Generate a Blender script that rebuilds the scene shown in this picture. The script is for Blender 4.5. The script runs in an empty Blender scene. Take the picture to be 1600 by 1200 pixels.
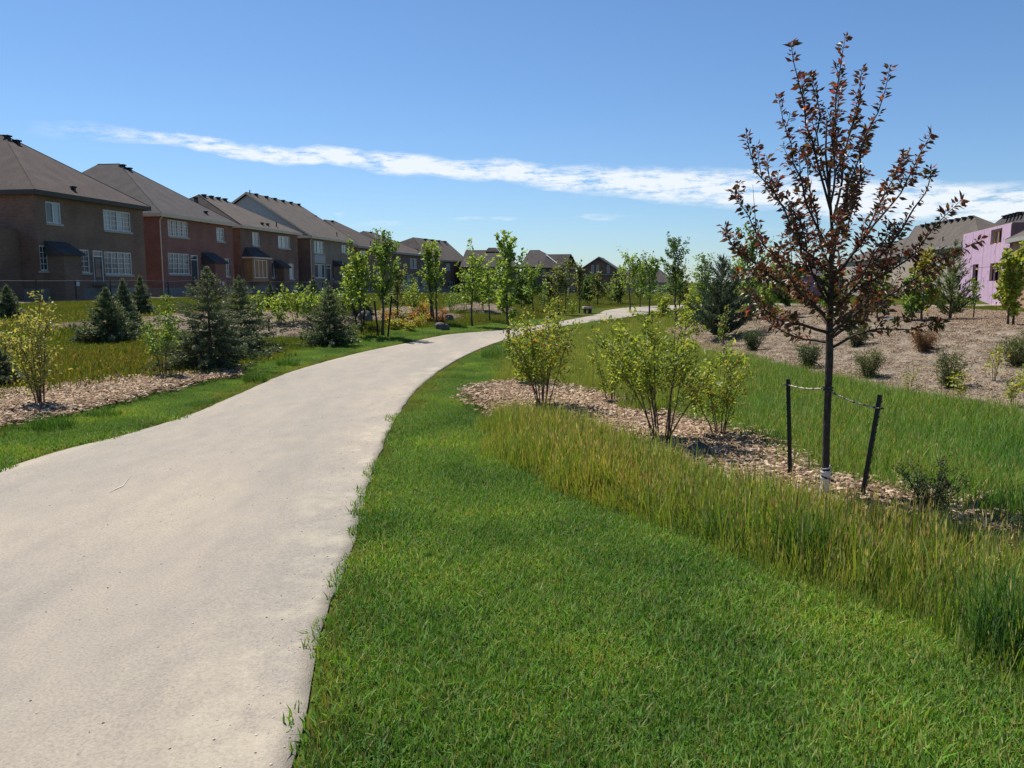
import bpy, math, random
import numpy as np
from mathutils import Vector, Matrix

# ------------------------------------------------------------------ camera, sky, sun, exposure
SC = bpy.context.scene
COL = SC.collection
EYE, FPX, PITCH = 1.6, 1230.0, math.atan(160.0 / 1230.0)
CP, SP = math.cos(PITCH), math.sin(PITCH)
cam_data = bpy.data.cameras.new('camera')
cam_data.sensor_width = 36.0
cam_data.lens = 36.0 * FPX / 1600.0
cam_data.clip_start, cam_data.clip_end = 0.05, 6000.0
cam = bpy.data.objects.new('camera', cam_data)
cam.location = (0, 0, EYE)
cam.rotation_euler = (math.pi / 2 - PITCH, 0, 0)
COL.objects.link(cam)
SC.camera = cam

SUN_EL, SUN_AZ = math.radians(57), math.radians(-38)      # azimuth from +Y, negative = towards -X
world = bpy.data.worlds.new('World')
SC.world = world
world.use_nodes = True


def ramp(N, stops):
    r = N('ShaderNodeValToRGB')
    e = r.color_ramp.elements
    while len(e) < len(stops):
        e.new(0.5)
    for k, (p, c) in enumerate(stops):
        e[k].position = p
        e[k].color = (*c, 1)
    return r


def build_world():
    nt = world.node_tree
    nt.nodes.clear()
    N, L = nt.nodes.new, nt.links.new
    out, bg = N('ShaderNodeOutputWorld'), N('ShaderNodeBackground')
    sky = N('ShaderNodeTexSky')
    sky.sky_type = 'NISHITA'
    sky.sun_disc = False
    sky.sun_elevation = SUN_EL
    sky.sun_rotation = SUN_AZ
    sky.altitude = 200
    sky.air_density, sky.dust_density, sky.ozone_density = 1.0, 0.25, 2.2
    bg.inputs['Strength'].default_value = 0.075

    def m(op, a, b=None, c=None):
        n = N('ShaderNodeMath')
        n.operation = op
        for k, v in enumerate((a, b, c)):
            if v is None:
                continue
            if isinstance(v, (int, float)):
                n.inputs[k].default_value = v
            else:
                L(v, n.inputs[k])
        return n.outputs[0]
    tc, sep = N('ShaderNodeTexCoord'), N('ShaderNodeSeparateXYZ')
    L(tc.outputs['Generated'], sep.inputs[0])
    x, y, z = sep.outputs
    az = m('MULTIPLY', m('ARCTAN2', x, y), 57.2958)
    el = m('MULTIPLY', m('ARCSINE', z), 57.2958)

    def noise(sx, sy, scale, detail, off=0.0, rough=0.6):
        comb = N('ShaderNodeCombineXYZ')
        L(m('ADD', m('MULTIPLY', az, sx), off), comb.inputs[0])
        L(m('MULTIPLY', el, sy), comb.inputs[1])
        n = N('ShaderNodeTexNoise')
        n.inputs['Scale'].default_value = scale
        n.inputs['Detail'].default_value = detail
        n.inputs['Roughness'].default_value = rough
        L(comb.outputs[0], n.inputs['Vector'])
        return n.outputs[0]
    # a long thin streak of cirrus that sinks towards the right
    base = m('SUBTRACT', 7.55, m('MULTIPLY', az, 0.078))
    base = m('SUBTRACT', base, m('MULTIPLY', m('MULTIPLY', az, az), 0.0007))
    warp = m('MULTIPLY', m('SUBTRACT', noise(0.10, 0.12, 1.6, 3.0, 3.0), 0.5), 1.7)
    d = m('SUBTRACT', m('ADD', el, warp), base)
    th = m('ADD', 0.55, m('MULTIPLY', m('MAXIMUM', m('ADD', az, 18.0), 0.0), 0.024))
    q = m('DIVIDE', d, th)
    prof = m('MAXIMUM', m('SUBTRACT', 1.0, m('MULTIPLY', q, q)), 0.0)
    fil = noise(0.30, 1.3, 1.3, 9.0, 11.0, 0.70)
    wide = noise(0.05, 0.2, 1.5, 2.0, 5.0)
    mask = m('MULTIPLY', prof, m('ADD', m('MULTIPLY', m('SUBTRACT', fil, 0.39), 6.5), m('MULTIPLY', m('SUBTRACT', wide, 0.48), 2.2)))
    fade = m('MINIMUM', m('MAXIMUM', m('MULTIPLY', m('ADD', az, 31.0), 0.09), 0.0), 1.0)
    mask = m('MULTIPLY', mask, fade)
    # a few faint wisps lower down
    w2 = m('SUBTRACT', noise(0.16, 0.9, 0.9, 6.0, 41.0), 0.60)
    low = m('MAXIMUM', m('SUBTRACT', 1.0, m('MULTIPLY', m('ABSOLUTE', m('SUBTRACT', el, 4.6)), 0.5)), 0.0)
    mask = m('ADD', m('MAXIMUM', mask, 0.0), m('MULTIPLY', m('MAXIMUM', m('MULTIPLY', w2, 4.0), 0.0), low))
    mask = m('MINIMUM', mask, 0.88)
    mix = N('ShaderNodeMix')
    mix.data_type = 'RGBA'
    L(mask, mix.inputs[0])
    # clear dry air: less yellow near the horizon than the model's default
    rp = ramp(N, [(0.0, (0.73, 0.91, 1.13)), (0.12, (0.73, 0.92, 1.14)), (0.45, (0.69, 0.91, 1.11)), (1.0, (0.78, 0.93, 1.07))])
    L(m('MAXIMUM', z, 0.0), rp.inputs[0])
    tint = N('ShaderNodeMix')
    tint.data_type, tint.blend_type = 'RGBA', 'MULTIPLY'
    tint.inputs[0].default_value = 1.0
    L(sky.outputs[0], tint.inputs[6])
    L(rp.outputs[0], tint.inputs[7])
    L(tint.outputs[2], mix.inputs[6])
    mix.inputs[7].default_value = (8.9, 9.3, 9.8, 1)
    L(mix.outputs[2], bg.inputs['Color'])
    L(bg.outputs[0], out.inputs[0])


build_world()
sun_data = bpy.data.lights.new('sun', 'SUN')
sun_data.energy = 4.9
sun_data.angle = math.radians(0.55)
sun_data.color = (1.0, 0.94, 0.845)
sun = bpy.data.objects.new('sun', sun_data)
sv = Vector((math.sin(SUN_AZ) * math.cos(SUN_EL), math.cos(SUN_AZ) * math.cos(SUN_EL), math.sin(SUN_EL)))
sun.rotation_euler = sv.to_track_quat('Z', 'Y').to_euler()
COL.objects.link(sun)
SC.view_settings.view_transform = 'Standard'
SC.view_settings.look = 'None'
SC.view_settings.exposure = 0.5
SC.view_settings.gamma = 1.0
SC.view_settings.use_curve_mapping = False
SC.cycles.max_bounces = 5
SC.cycles.diffuse_bounces = 3
SC.cycles.transmission_bounces = 3
SC.cycles.transparent_max_bounces = 6
SC.cycles.sample_clamp_indirect = 8

RNG = np.random.default_rng(7)
random.seed(7)


# ------------------------------------------------------------------ helpers: objects and meshes
def tag(o, label=None, cat=None, group=None, kind=None):
    if label:
        o['label'] = label
    if cat:
        o['category'] = cat
    if group:
        o['group'] = group
    if kind:
        o['kind'] = kind
    return o


def empty(name, loc=(0, 0, 0), rz=0.0):
    o = bpy.data.objects.new(name, None)
    o.location = loc
    o.rotation_euler = (0, 0, rz)
    o.empty_display_size = 0.2
    COL.objects.link(o)
    return o


def link(name, mesh, material=None, parent=None, loc=(0, 0, 0)):
    o = bpy.data.objects.new(name, mesh)
    if material is not None and len(mesh.materials) == 0:
        mesh.materials.append(material)
    o.location = loc
    if parent is not None:
        o.parent = parent
    COL.objects.link(o)
    return o


class MB:
    """collects vertices and faces; build() makes one mesh object"""
    def __init__(self):
        self.v, self.f = [], []

    def add(self, vs, fs):
        n = len(self.v)
        self.v.extend([tuple(p) for p in vs])
        self.f.extend([tuple(i + n for i in f) for f in fs])
        return self

    def box(self, x0, y0, z0, x1, y1, z1):
        v = [(x0, y0, z0), (x1, y0, z0), (x1, y1, z0), (x0, y1, z0), (x0, y0, z1), (x1, y0, z1), (x1, y1, z1), (x0, y1, z1)]
        f = [(0, 3, 2, 1), (4, 5, 6, 7), (0, 1, 5, 4), (1, 2, 6, 5), (2, 3, 7, 6), (3, 0, 4, 7)]
        return self.add(v, f)

    def tube(self, pts, rad, sides=6, cap=True):
        pts = [Vector(p) for p in pts]
        if not isinstance(rad, (list, tuple, np.ndarray)):
            rad = [rad] * len(pts)
        n0 = len(self.v)
        t = (pts[1] - pts[0]).normalized()
        a = t.orthogonal().normalized()
        for i, p in enumerate(pts):
            if i < len(pts) - 1:
                tt = (pts[i + 1] - p).normalized()
            a = (a - tt * a.dot(tt))
            a = a.normalized() if a.length > 1e-6 else tt.orthogonal().normalized()
            b = tt.cross(a)
            for k in range(sides):
                an = 2 * math.pi * k / sides
                self.v.append(tuple(p + (a * math.cos(an) + b * math.sin(an)) * rad[i]))
        for i in range(len(pts) - 1):
            for k in range(sides):
                k2 = (k + 1) % sides
                r0, r1 = n0 + i * sides, n0 + (i + 1) * sides
                self.f.append((r0 + k, r0 + k2, r1 + k2, r1 + k))
        if cap:
            self.f.append(tuple(n0 + k for k in reversed(range(sides))))
            e = n0 + (len(pts) - 1) * sides
            self.f.append(tuple(e + k for k in range(sides)))
        return self

    def mesh(self, name, smooth=False):
        me = bpy.data.meshes.new(name)
        me.from_pydata(self.v, [], self.f)
        if smooth:
            me.polygons.foreach_set('use_smooth', [True] * len(me.polygons))
        me.update()
        return me

    def build(self, name, material, parent=None, loc=(0, 0, 0), smooth=False):
        return link(name, self.mesh(name, smooth), material, parent, loc)


def np_mesh(name, V, F, col=None, smooth=False):
    """V (n,3), F (m,k) arrays of one face size; col (n,3) optional point colours 'tint'"""
    me = bpy.data.meshes.new(name)
    V = np.ascontiguousarray(V, np.float32)
    F = np.ascontiguousarray(F, np.int32)
    k = F.shape[1]
    me.vertices.add(len(V))
    me.vertices.foreach_set('co', V.ravel())
    me.loops.add(F.size)
    me.loops.foreach_set('vertex_index', F.ravel())
    me.polygons.add(len(F))
    me.polygons.foreach_set('loop_start', np.arange(0, F.size, k, dtype=np.int32))
    me.polygons.foreach_set('loop_total', np.full(len(F), k, np.int32))
    if smooth:
        me.polygons.foreach_set('use_smooth', np.ones(len(F), bool))
    if col is not None:
        at = me.color_attributes.new('tint', 'FLOAT_COLOR', 'POINT')
        c = np.ones((len(V), 4), np.float32)
        c[:, :3] = col
        at.data.foreach_set('color', c.ravel())
    me.update(calc_edges=True)
    return me


# ------------------------------------------------------------------ helpers: materials
def new_mat(name):
    m = bpy.data.materials.new(name)
    m.use_nodes = True
    nt = m.node_tree
    nt.nodes.clear()
    return m, nt, nt.nodes.new, nt.links.new


def noisy(name, c0, c1, scale=4.0, rough=0.8, bump=0.0, detail=6.0, spec=0.3, stretch=(1, 1, 1), fine=0.0, metallic=0.0, coords='Object'):
    m, nt, N, L = new_mat(name)
    out, b = N('ShaderNodeOutputMaterial'), N('ShaderNodeBsdfPrincipled')
    tc, mp, n = N('ShaderNodeTexCoord'), N('ShaderNodeMapping'), N('ShaderNodeTexNoise')
    mp.inputs['Scale'].default_value = stretch
    L(tc.outputs[coords], mp.inputs[0])
    L(mp.outputs[0], n.inputs['Vector'])
    n.inputs['Scale'].default_value = scale
    n.inputs['Detail'].default_value = detail
    r = ramp(N, [(0.3, c0), (0.7, c1)])
    L(n.outputs[0], r.inputs[0])
    src = r.outputs[0]
    if fine > 0:
        n2 = N('ShaderNodeTexNoise')
        n2.inputs['Scale'].default_value = scale * 14
        n2.inputs['Detail'].default_value = 3
        L(mp.outputs[0], n2.inputs['Vector'])
        r2 = ramp(N, [(0.3, (1 - fine,) * 3), (0.7, (1 + fine * 0.6,) * 3)])
        L(n2.outputs[0], r2.inputs[0])
        mx = N('ShaderNodeMix')
        mx.data_type = 'RGBA'
        mx.blend_type = 'MULTIPLY'
        mx.inputs[0].default_value = 1
        L(src, mx.inputs[6])
        L(r2.outputs[0], mx.inputs[7])
        src = mx.outputs[2]
    L(src, b.inputs['Base Color'])
    b.inputs['Roughness'].default_value = rough
    b.inputs['Specular IOR Level'].default_value = spec
    b.inputs['Metallic'].default_value = metallic
    if bump > 0:
        bp = N('ShaderNodeBump')
        bp.inputs['Strength'].default_value = bump
        bp.inputs['Distance'].default_value = 0.02
        L(n.outputs[0], bp.inputs['Height'])
        L(bp.outputs[0], b.inputs['Normal'])
    L(b.outputs[0], out.inputs[0])
    return m


def leafy(name, base=(1, 1, 1), trans=0.35, trans_tint=(1.25, 1.2, 0.55), rough=0.5, spec=0.25, world_noise=None, per_instance=0.0, up=0.0):
    """leaves and blades: colour from the 'tint' attribute, light passes through"""
    m, nt, N, L = new_mat(name)
    out, b, tr, ms = N('ShaderNodeOutputMaterial'), N('ShaderNodeBsdfPrincipled'), N('ShaderNodeBsdfTranslucent'), N('ShaderNodeMixShader')
    at = N('ShaderNodeAttribute')
    at.attribute_name = 'tint'

    def mul(a, bcol, fac=1.0):
        mx = N('ShaderNodeMix')
        mx.data_type = 'RGBA'
        mx.blend_type = 'MULTIPLY'
        mx.inputs[0].default_value = fac
        L(a, mx.inputs[6])
        if isinstance(bcol, tuple):
            mx.inputs[7].default_value = (*bcol, 1)
        else:
            L(bcol, mx.inputs[7])
        return mx.outputs[2]
    c = mul(at.outputs['Color'], base)
    if world_noise:
        scale, stops, contrast = world_noise
        g, n = N('ShaderNodeNewGeometry'), N('ShaderNodeTexNoise')
        n.inputs['Scale'].default_value = scale
        n.inputs['Detail'].default_value = 4
        L(g.outputs['Position'], n.inputs['Vector'])
        r = ramp(N, stops)
        L(n.outputs[0], r.inputs[0])
        c = mul(c, r.outputs[0])
    if per_instance > 0:
        oi = N('ShaderNodeObjectInfo')
        r = ramp(N, [(0, (1 - per_instance, 1 - per_instance, 1 - per_instance * 1.2)), (1, (1 + per_instance, 1 + per_instance * 0.8, 1 + per_instance * 0.3))])
        L(oi.outputs['Random'], r.inputs[0])
        c = mul(c, r.outputs[0])
    if up > 0:                                                               # blades shade more like a sward than like loose cards
        g2, sc2, ad2, nm2 = N('ShaderNodeNewGeometry'), N('ShaderNodeVectorMath'), N('ShaderNodeVectorMath'), N('ShaderNodeVectorMath')
        sc2.operation, ad2.operation, nm2.operation = 'SCALE', 'ADD', 'NORMALIZE'
        sc2.inputs['Scale'].default_value = 1 - up
        L(g2.outputs['Normal'], sc2.inputs[0])
        L(sc2.outputs[0], ad2.inputs[0])
        ad2.inputs[1].default_value = (0, 0, up)
        L(ad2.outputs[0], nm2.inputs[0])
        L(nm2.outputs[0], b.inputs['Normal'])
    L(c, b.inputs['Base Color'])
    b.inputs['Roughness'].default_value = rough
    b.inputs['Specular IOR Level'].default_value = spec
    L(mul(c, trans_tint), tr.inputs['Color'])
    ms.inputs[0].default_value = trans
    L(b.outputs[0], ms.inputs[1])
    L(tr.outputs[0], ms.inputs[2])
    L(ms.outputs[0], out.inputs[0])
    return m


def brick_mat(name, c1, c2, mortar, rot=0.0):
    m, nt, N, L = new_mat(name)
    out, b = N('ShaderNodeOutputMaterial'), N('ShaderNodeBsdfPrincipled')
    tc, br, n = N('ShaderNodeTexCoord'), N('ShaderNodeTexBrick'), N('ShaderNodeTexNoise')
    sx = N('ShaderNodeSeparateXYZ')
    cx = N('ShaderNodeCombineXYZ')
    ad = N('ShaderNodeMath')
    L(tc.outputs['Object'], sx.inputs[0])
    L(sx.outputs[0], ad.inputs[0])
    L(sx.outputs[1], ad.inputs[1])
    L(ad.outputs[0], cx.inputs[0])
    L(sx.outputs[2], cx.inputs[1])
    L(cx.outputs[0], br.inputs['Vector'])
    br.inputs['Scale'].default_value = 1.0
    br.inputs['Brick Width'].default_value = 0.24
    br.inputs['Row Height'].default_value = 0.085
    br.inputs['Mortar Size'].default_value = 0.008
    br.inputs['Color1'].default_value = (*c1, 1)
    br.inputs['Color2'].default_value = (*c2, 1)
    br.inputs['Mortar'].default_value = (*mortar, 1)
    n.inputs['Scale'].default_value = 0.55
    n.inputs['Detail'].default_value = 5
    L(tc.outputs['Object'], n.inputs['Vector'])
    r = ramp(N, [(0.3, (0.75, 0.75, 0.75)), (0.72, (1.25, 1.22, 1.18))])
    L(n.outputs[0], r.inputs[0])
    mx = N('ShaderNodeMix')
    mx.data_type = 'RGBA'
    mx.blend_type = 'MULTIPLY'
    mx.inputs[0].default_value = 1
    L(br.outputs[0], mx.inputs[6])
    L(r.outputs[0], mx.inputs[7])
    L(mx.outputs[2], b.inputs['Base Color'])
    b.inputs['Roughness'].default_value = 0.9
    L(b.outputs[0], out.inputs[0])
    return m


def glass_mat(name, col, rough=0.08):
    m, nt, N, L = new_mat(name)
    out, b = N('ShaderNodeOutputMaterial'), N('ShaderNodeBsdfPrincipled')
    b.inputs['Base Color'].default_value = (*col, 1)
    b.inputs['Roughness'].default_value = rough
    b.inputs['Specular IOR Level'].default_value = 0.45
    b.inputs['Coat Weight'].default_value = 0.25
    b.inputs['Coat Roughness'].default_value = 0.03
    L(b.outputs[0], out.inputs[0])
    return m


# ------------------------------------------------------------------ terrain
def sstep(a, b, x):
    t = np.clip((np.asarray(x, float) - a) / (b - a), 0, 1)
    return t * t * (3 - 2 * t)


LEFT = np.array([(-4.75, -8), (-4.6, -3), (-4.5, 2), (-4.36, 6.6), (-4.02, 8.2), (-3.86, 9.6), (-3.9, 11.6), (-3.9, 14.1), (-3.45, 17.5), (-2.8, 20), (-1.86, 22.8),
                 (-0.2, 25.9), (1.85, 31.5), (4.1, 38.5), (5.4, 44.5), (8.0, 50.0), (14, 56), (25, 61), (42, 66), (70, 70)], float)
RIGHT = np.array([(-0.45, -8), (-0.55, -3), (-0.70, 2), (-0.87, 3.4), (-0.97, 4.6), (-1.18, 6.6), (-1.37, 9.3), (-1.40, 12.3), (-1.07, 16.5), (-0.34, 20.9), (1.08, 26.5),
                  (3.3, 31.6), (5.6, 36.4), (7.6, 41.2), (9.4, 45.2), (13, 49.2), (19, 53), (29, 57.0), (45, 61.5), (71, 65.5)], float)


def catmull(P, n=14):
    P = np.vstack([2 * P[0] - P[1], P, 2 * P[-1] - P[-2]])
    out = []
    for i in range(1, len(P) - 2):
        for t in np.linspace(0, 1, n, endpoint=False):
            a, b, c, d = P[i - 1], P[i], P[i + 1], P[i + 2]
            out.append(0.5 * (2 * b + (c - a) * t + (2 * a - 5 * b + 4 * c - d) * t * t + (3 * b - a - 3 * c + d) * t ** 3))
    out.append(P[-2])
    return np.array(out)


LE, RE = catmull(LEFT), catmull(RIGHT)


def x_left(y):
    return np.interp(y, LE[:, 1], LE[:, 0])


def x_right(y):
    return np.interp(y, RE[:, 1], RE[:, 0])


def x_bank(y):
    """foot of the mulched bank on the right"""
    return np.interp(y, [2, 6, 9.1, 11, 13, 17, 22, 28, 40], [7.2, 6.5, 5.95, 5.6, 5.2, 4.7, 4.4, 5.4, 12])


def hills(x, y):
    x, y = np.asarray(x, float), np.asarray(y, float)
    h = 0.40 * sstep(7, 24, x_left(y) - x)                                  # ground climbs to the back gardens
    h = h - 2.1 * sstep(62, 185, y)                                         # and falls away far off
    d = x - x_bank(y)
    end = 1 - sstep(26, 40, y)
    h = h + (0.72 * sstep(0, 4.4, d) - 1.0 * sstep(8, 20, d)) * end + (-0.28 * sstep(4, 20, d)) * (1 - end)
    h = h - 0.10 * np.exp(-((x - (x_bank(y) - 1.7)) / 1.1) ** 2) * sstep(3, 6, y) * (1 - sstep(13, 18, y))     # shallow swale

    def bump(cx, cy, rx, ry, a, ang=0.0):
        c, s = math.cos(ang), math.sin(ang)
        u, v = (x - cx) * c + (y - cy) * s, -(x - cx) * s + (y - cy) * c
        q = (u / rx) ** 2 + (v / ry) ** 2
        return a * np.exp(-q * 1.3)
    h = h + bump(-7.4, 23.6, 4.6, 3.0, 0.62, 0.25)
    h = h + bump(-4.0, 29.8, 2.4, 3.2, 0.56, -0.2)
    h = h + bump(-11.6, 23.4, 4.2, 1.6, 0.20, 0.1)
    h = h + bump(-1.9, 41.0, 2.2, 2.6, 0.45, 0)
    h = h + 0.025 * np.sin(x * 1.3 + 0.7) * np.sin(y * 0.9) * sstep(1.0, 4.0, np.minimum(np.abs(x - x_left(y)), np.abs(x - x_right(y))))
    return h


def hz(x, y):
    return float(hills(x, y))


def ray(px, py):
    u, v = (px - 800.0) / FPX, (600.0 - py) / FPX
    return np.array([u, CP + v * SP, v * CP - SP])


def gp(px, py):
    """where the ground lies under a point of the photograph"""
    d = ray(px, py)
    t = np.geomspace(1.5, 500, 6000)
    z = EYE + t * d[2] - hills(t * d[0], t * d[1])
    i = np.argmax(z < 0)
    if z[i] >= 0:
        i = len(t) - 1
    return np.array([t[i] * d[0], t[i] * d[1], float(hills(t[i] * d[0], t[i] * d[1]))])


def at(px, py, Y):
    d = ray(px, py)
    t = Y / d[1]
    return np.array([t * d[0], Y, EYE + t * d[2]])


def gy(px, Y):
    """ground point in the direction of column px at distance Y"""
    d = ray(px, 460)
    x = d[0] / d[1] * Y
    return np.array([x, Y, float(hills(x, Y))])


def poly_sd(poly, x, y):
    """signed distance, positive inside"""
    P = np.asarray(poly, float)
    x, y = np.asarray(x, float), np.asarray(y, float)
    best = np.full(x.shape, 1e9)
    ins = np.zeros(x.shape, bool)
    for (ax, ay), (bx, by) in zip(P, np.roll(P, -1, 0)):
        ex, ey = bx - ax, by - ay
        t = np.clip(((x - ax) * ex + (y - ay) * ey) / (ex * ex + ey * ey + 1e-12), 0, 1)
        best = np.minimum(best, np.hypot(x - ax - t * ex, y - ay - t * ey))
        c = ((ay > y) != (by > y)) & (x < (bx - ax) * (y - ay) / (by - ay + 1e-15) + ax)
        ins ^= c
    return np.where(ins, best, -best)


def px_poly(pts):
    return np.array([gp(*p)[:2] for p in pts])


BED_RIGHT = px_poly([(748, 622), (762, 610), (800, 605), (840, 606), (900, 618), (985, 640), (1060, 666), (1150, 690), (1200, 708), (1225, 742), (1300, 762), (1400, 782), (1500, 815), (1600, 846),
                     (1720, 890), (1720, 965), (1600, 912), (1500, 880), (1400, 858), (1300, 838), (1200, 808), (1100, 776), (1000, 735), (900, 690), (800, 650)])
BED_LEFT = px_poly([(-260, 640), (-100, 628), (0, 616), (60, 611), (150, 600), (250, 590), (320, 584), (352, 585), (340, 594), (280, 603), (200, 625), (100, 650), (0, 668), (-120, 690), (-300, 715)])
MOUND_A = np.array([(-15.2, 22.6), (-13, 24.0), (-10.5, 24.8), (-8, 26.4), (-5.6, 26.6), (-4.4, 24.4), (-4.6, 22.4), (-5.6, 20.6), (-7.6, 20.4), (-9.4, 21.4), (-11.5, 22.0), (-13.5, 21.9)])
MOUND_B = np.array([(-6.2, 26.4), (-5.4, 30.5), (-4.2, 33.4), (-2.8, 33.6), (-1.9, 31.2), (-2.4, 27.6), (-3.6, 25.3), (-5.2, 24.6)])
MOUND_C = np.array([(-3.8, 40.0), (-3.0, 43.4), (-1.0, 43.6), (0.2, 41.6), (-0.2, 38.8), (-1.6, 37.8)])
BANK = np.array([(x_bank(y), y) for y in np.linspace(3, 27, 40)] + [(9, 30), (14, 33), (22, 34), (30, 30), (30, 3)])
BEDS = [BED_RIGHT, BED_LEFT, MOUND_A, MOUND_B, MOUND_C, BANK]


def x_tall(y):
    """where the mown lawn on the right gives way to long grass"""
    y = np.asarray(y, float)
    a = np.interp(y, [-2, 1, 2.87, 3.28, 3.6, 3.94, 4.24, 4.96, 5.3, 5.9, 7.0, 9.9, 12.3, 15, 17, 19.5, 22],
                  [2.3, 2.15, 2.02, 1.97, 1.84, 1.66, 1.45, 1.05, 0.75, 0.34, -0.08, -0.33, -0.42, -0.42, -0.30, 0.2, 0.55])
    return np.where(y > 20, x_right(y) + 0.7, a)


def in_beds(x, y):
    s = np.full(np.shape(x), -1e9)
    for b in BEDS:
        s = np.maximum(s, poly_sd(b, x, y))
    return s


# ------------------------------------------------------------------ ground, path, beds
def build_ground():
    xs = np.concatenate([-np.geomspace(2500, 18, 40), np.arange(-17.5, 17.6, 0.4), np.geomspace(18, 2500, 40)])
    ys = np.concatenate([-np.geomspace(400, 4, 8), np.arange(-3.6, 46, 0.4), np.geomspace(46.5, 4000, 70)])
    X, Y = np.meshgrid(xs, ys)
    Z = hills(X, Y) - 0.9 * sstep(300, 900, np.hypot(X, Y))
    V = np.stack([X.ravel(), Y.ravel(), Z.ravel()], 1)
    nx, ny = len(xs), len(ys)
    i = np.arange(nx * ny).reshape(ny, nx)
    F = np.stack([i[:-1, :-1].ravel(), i[:-1, 1:].ravel(), i[1:, 1:].ravel(), i[1:, :-1].ravel()], 1)
    m, nt, N, L = new_mat('ground_turf')
    out, b = N('ShaderNodeOutputMaterial'), N('ShaderNodeBsdfPrincipled')
    g, n1, n2 = N('ShaderNodeNewGeometry'), N('ShaderNodeTexNoise'), N('ShaderNodeTexNoise')
    n1.inputs['Scale'].default_value, n1.inputs['Detail'].default_value = 0.35, 6
    n2.inputs['Scale'].default_value, n2.inputs['Detail'].default_value = 14, 5
    L(g.outputs['Position'], n1.inputs['Vector'])
    L(g.outputs['Position'], n2.inputs['Vector'])
    r1 = ramp(N, [(0.3, (0.055, 0.085, 0.018)), (0.55, (0.085, 0.092, 0.022)), (0.75, (0.075, 0.105, 0.020))])
    r2 = ramp(N, [(0.25, (0.5, 0.5, 0.5)), (0.75, (1.25, 1.25, 1.2))])
    L(n1.outputs[0], r1.inputs[0])
    L(n2.outputs[0], r2.inputs[0])
    mx = N('ShaderNodeMix')
    mx.data_type, mx.blend_type = 'RGBA', 'MULTIPLY'
    mx.inputs[0].default_value = 1
    L(r1.outputs[0], mx.inputs[6])
    L(r2.outputs[0], mx.inputs[7])
    L(mx.outputs[2], b.inputs['Base Color'])
    b.inputs['Roughness'].default_value = 1.0
    b.inputs['Specular IOR Level'].default_value = 0.0
    L(b.outputs[0], out.inputs[0])
    o = link('ground', np_mesh('ground', V, F, smooth=True), m)
    tag(o, kind='structure')


build_ground()


def path_material():
    m, nt, N, L = new_mat('dusty_asphalt')
    out, b = N('ShaderNodeOutputMaterial'), N('ShaderNodeBsdfPrincipled')
    g = N('ShaderNodeNewGeometry')

    def nz(scale, detail, rough=0.55, stretch=(1, 1, 1)):
        mp = N('ShaderNodeMapping')
        mp.inputs['Scale'].default_value = stretch
        L(g.outputs['Position'], mp.inputs[0])
        n = N('ShaderNodeTexNoise')
        n.inputs['Scale'].default_value, n.inputs['Detail'].default_value, n.inputs['Roughness'].default_value = scale, detail, rough
        L(mp.outputs[0], n.inputs['Vector'])
        return n.outputs[0]

    def mix(fac, a, c, blend='MIX'):
        mx = N('ShaderNodeMix')
        mx.data_type, mx.blend_type = 'RGBA', blend
        if isinstance(fac, float):
            mx.inputs[0].default_value = fac
        else:
            L(fac, mx.inputs[0])
        for k, s in ((6, a), (7, c)):
            if isinstance(s, tuple):
                mx.inputs[k].default_value = (*s, 1)
            else:
                L(s, mx.inputs[k])
        return mx.outputs[2]
    big = ramp(N, [(0.28, (0.256, 0.232, 0.200)), (0.5, (0.300, 0.264, 0.217)), (0.72, (0.355, 0.306, 0.240))])
    L(nz(0.8, 5, 0.55, (1.2, 0.4, 1)), big.inputs[0])
    mid = ramp(N, [(0.32, (0.88, 0.88, 0.90)), (0.52, (1.0, 1.0, 1.0)), (0.72, (1.11, 1.10, 1.07))])
    L(nz(4.5, 10, 0.76, (1.0, 0.45, 1)), mid.inputs[0])
    fine = ramp(N, [(0.30, (0.60, 0.60, 0.60)), (0.5, (1.0, 1.0, 1.0)), (0.70, (1.28, 1.27, 1.24))])
    L(nz(75, 6, 0.7), fine.inputs[0])
    c = mix(1.0, big.outputs[0], mid.outputs[0], 'MULTIPLY')
    c = mix(0.75, c, fine.outputs[0], 'MULTIPLY')
    spots = ramp(N, [(0.64, (0, 0, 0)), (0.80, (0.8, 0.8, 0.8))])
    L(nz(3.6, 10, 0.78), spots.inputs[0])
    c = mix(spots.outputs[0], c, (0.50, 0.43, 0.33))
    dark = ramp(N, [(0.22, (1, 1, 1)), (0.30, (0, 0, 0))])
    L(nz(38, 3, 0.5), dark.inputs[0])
    dk = N('ShaderNodeMath')
    dk.operation = 'MULTIPLY'
    dk.inputs[1].default_value = 0.6
    L(dark.outputs[0], dk.inputs[0])
    c = mix(dk.outputs[0], c, (0.10, 0.09, 0.085))
    ea = N('ShaderNodeAttribute')
    ea.attribute_name = 'edge_dust'
    en = ramp(N, [(0.48, (0, 0, 0)), (0.72, (0.75, 0.75, 0.75))])
    L(nz(2.4, 8, 0.7), en.inputs[0])
    em = N('ShaderNodeMath')
    em.operation = 'MULTIPLY'
    L(ea.outputs['Fac'], em.inputs[0])
    L(en.outputs[0], em.inputs[1])
    c = mix(em.outputs[0], c, (0.50, 0.445, 0.33))
    L(c, b.inputs['Base Color'])
    b.inputs['Roughness'].default_value = 0.88
    b.inputs['Specular IOR Level'].default_value = 0.25
    bp = N('ShaderNodeBump')
    bp.inputs['Strength'].default_value, bp.inputs['Distance'].default_value = 0.55, 0.006
    L(nz(120, 4, 0.65), bp.inputs['Height'])
    L(bp.outputs[0], b.inputs['Normal'])
    L(b.outputs[0], out.inputs[0])
    return m


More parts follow.
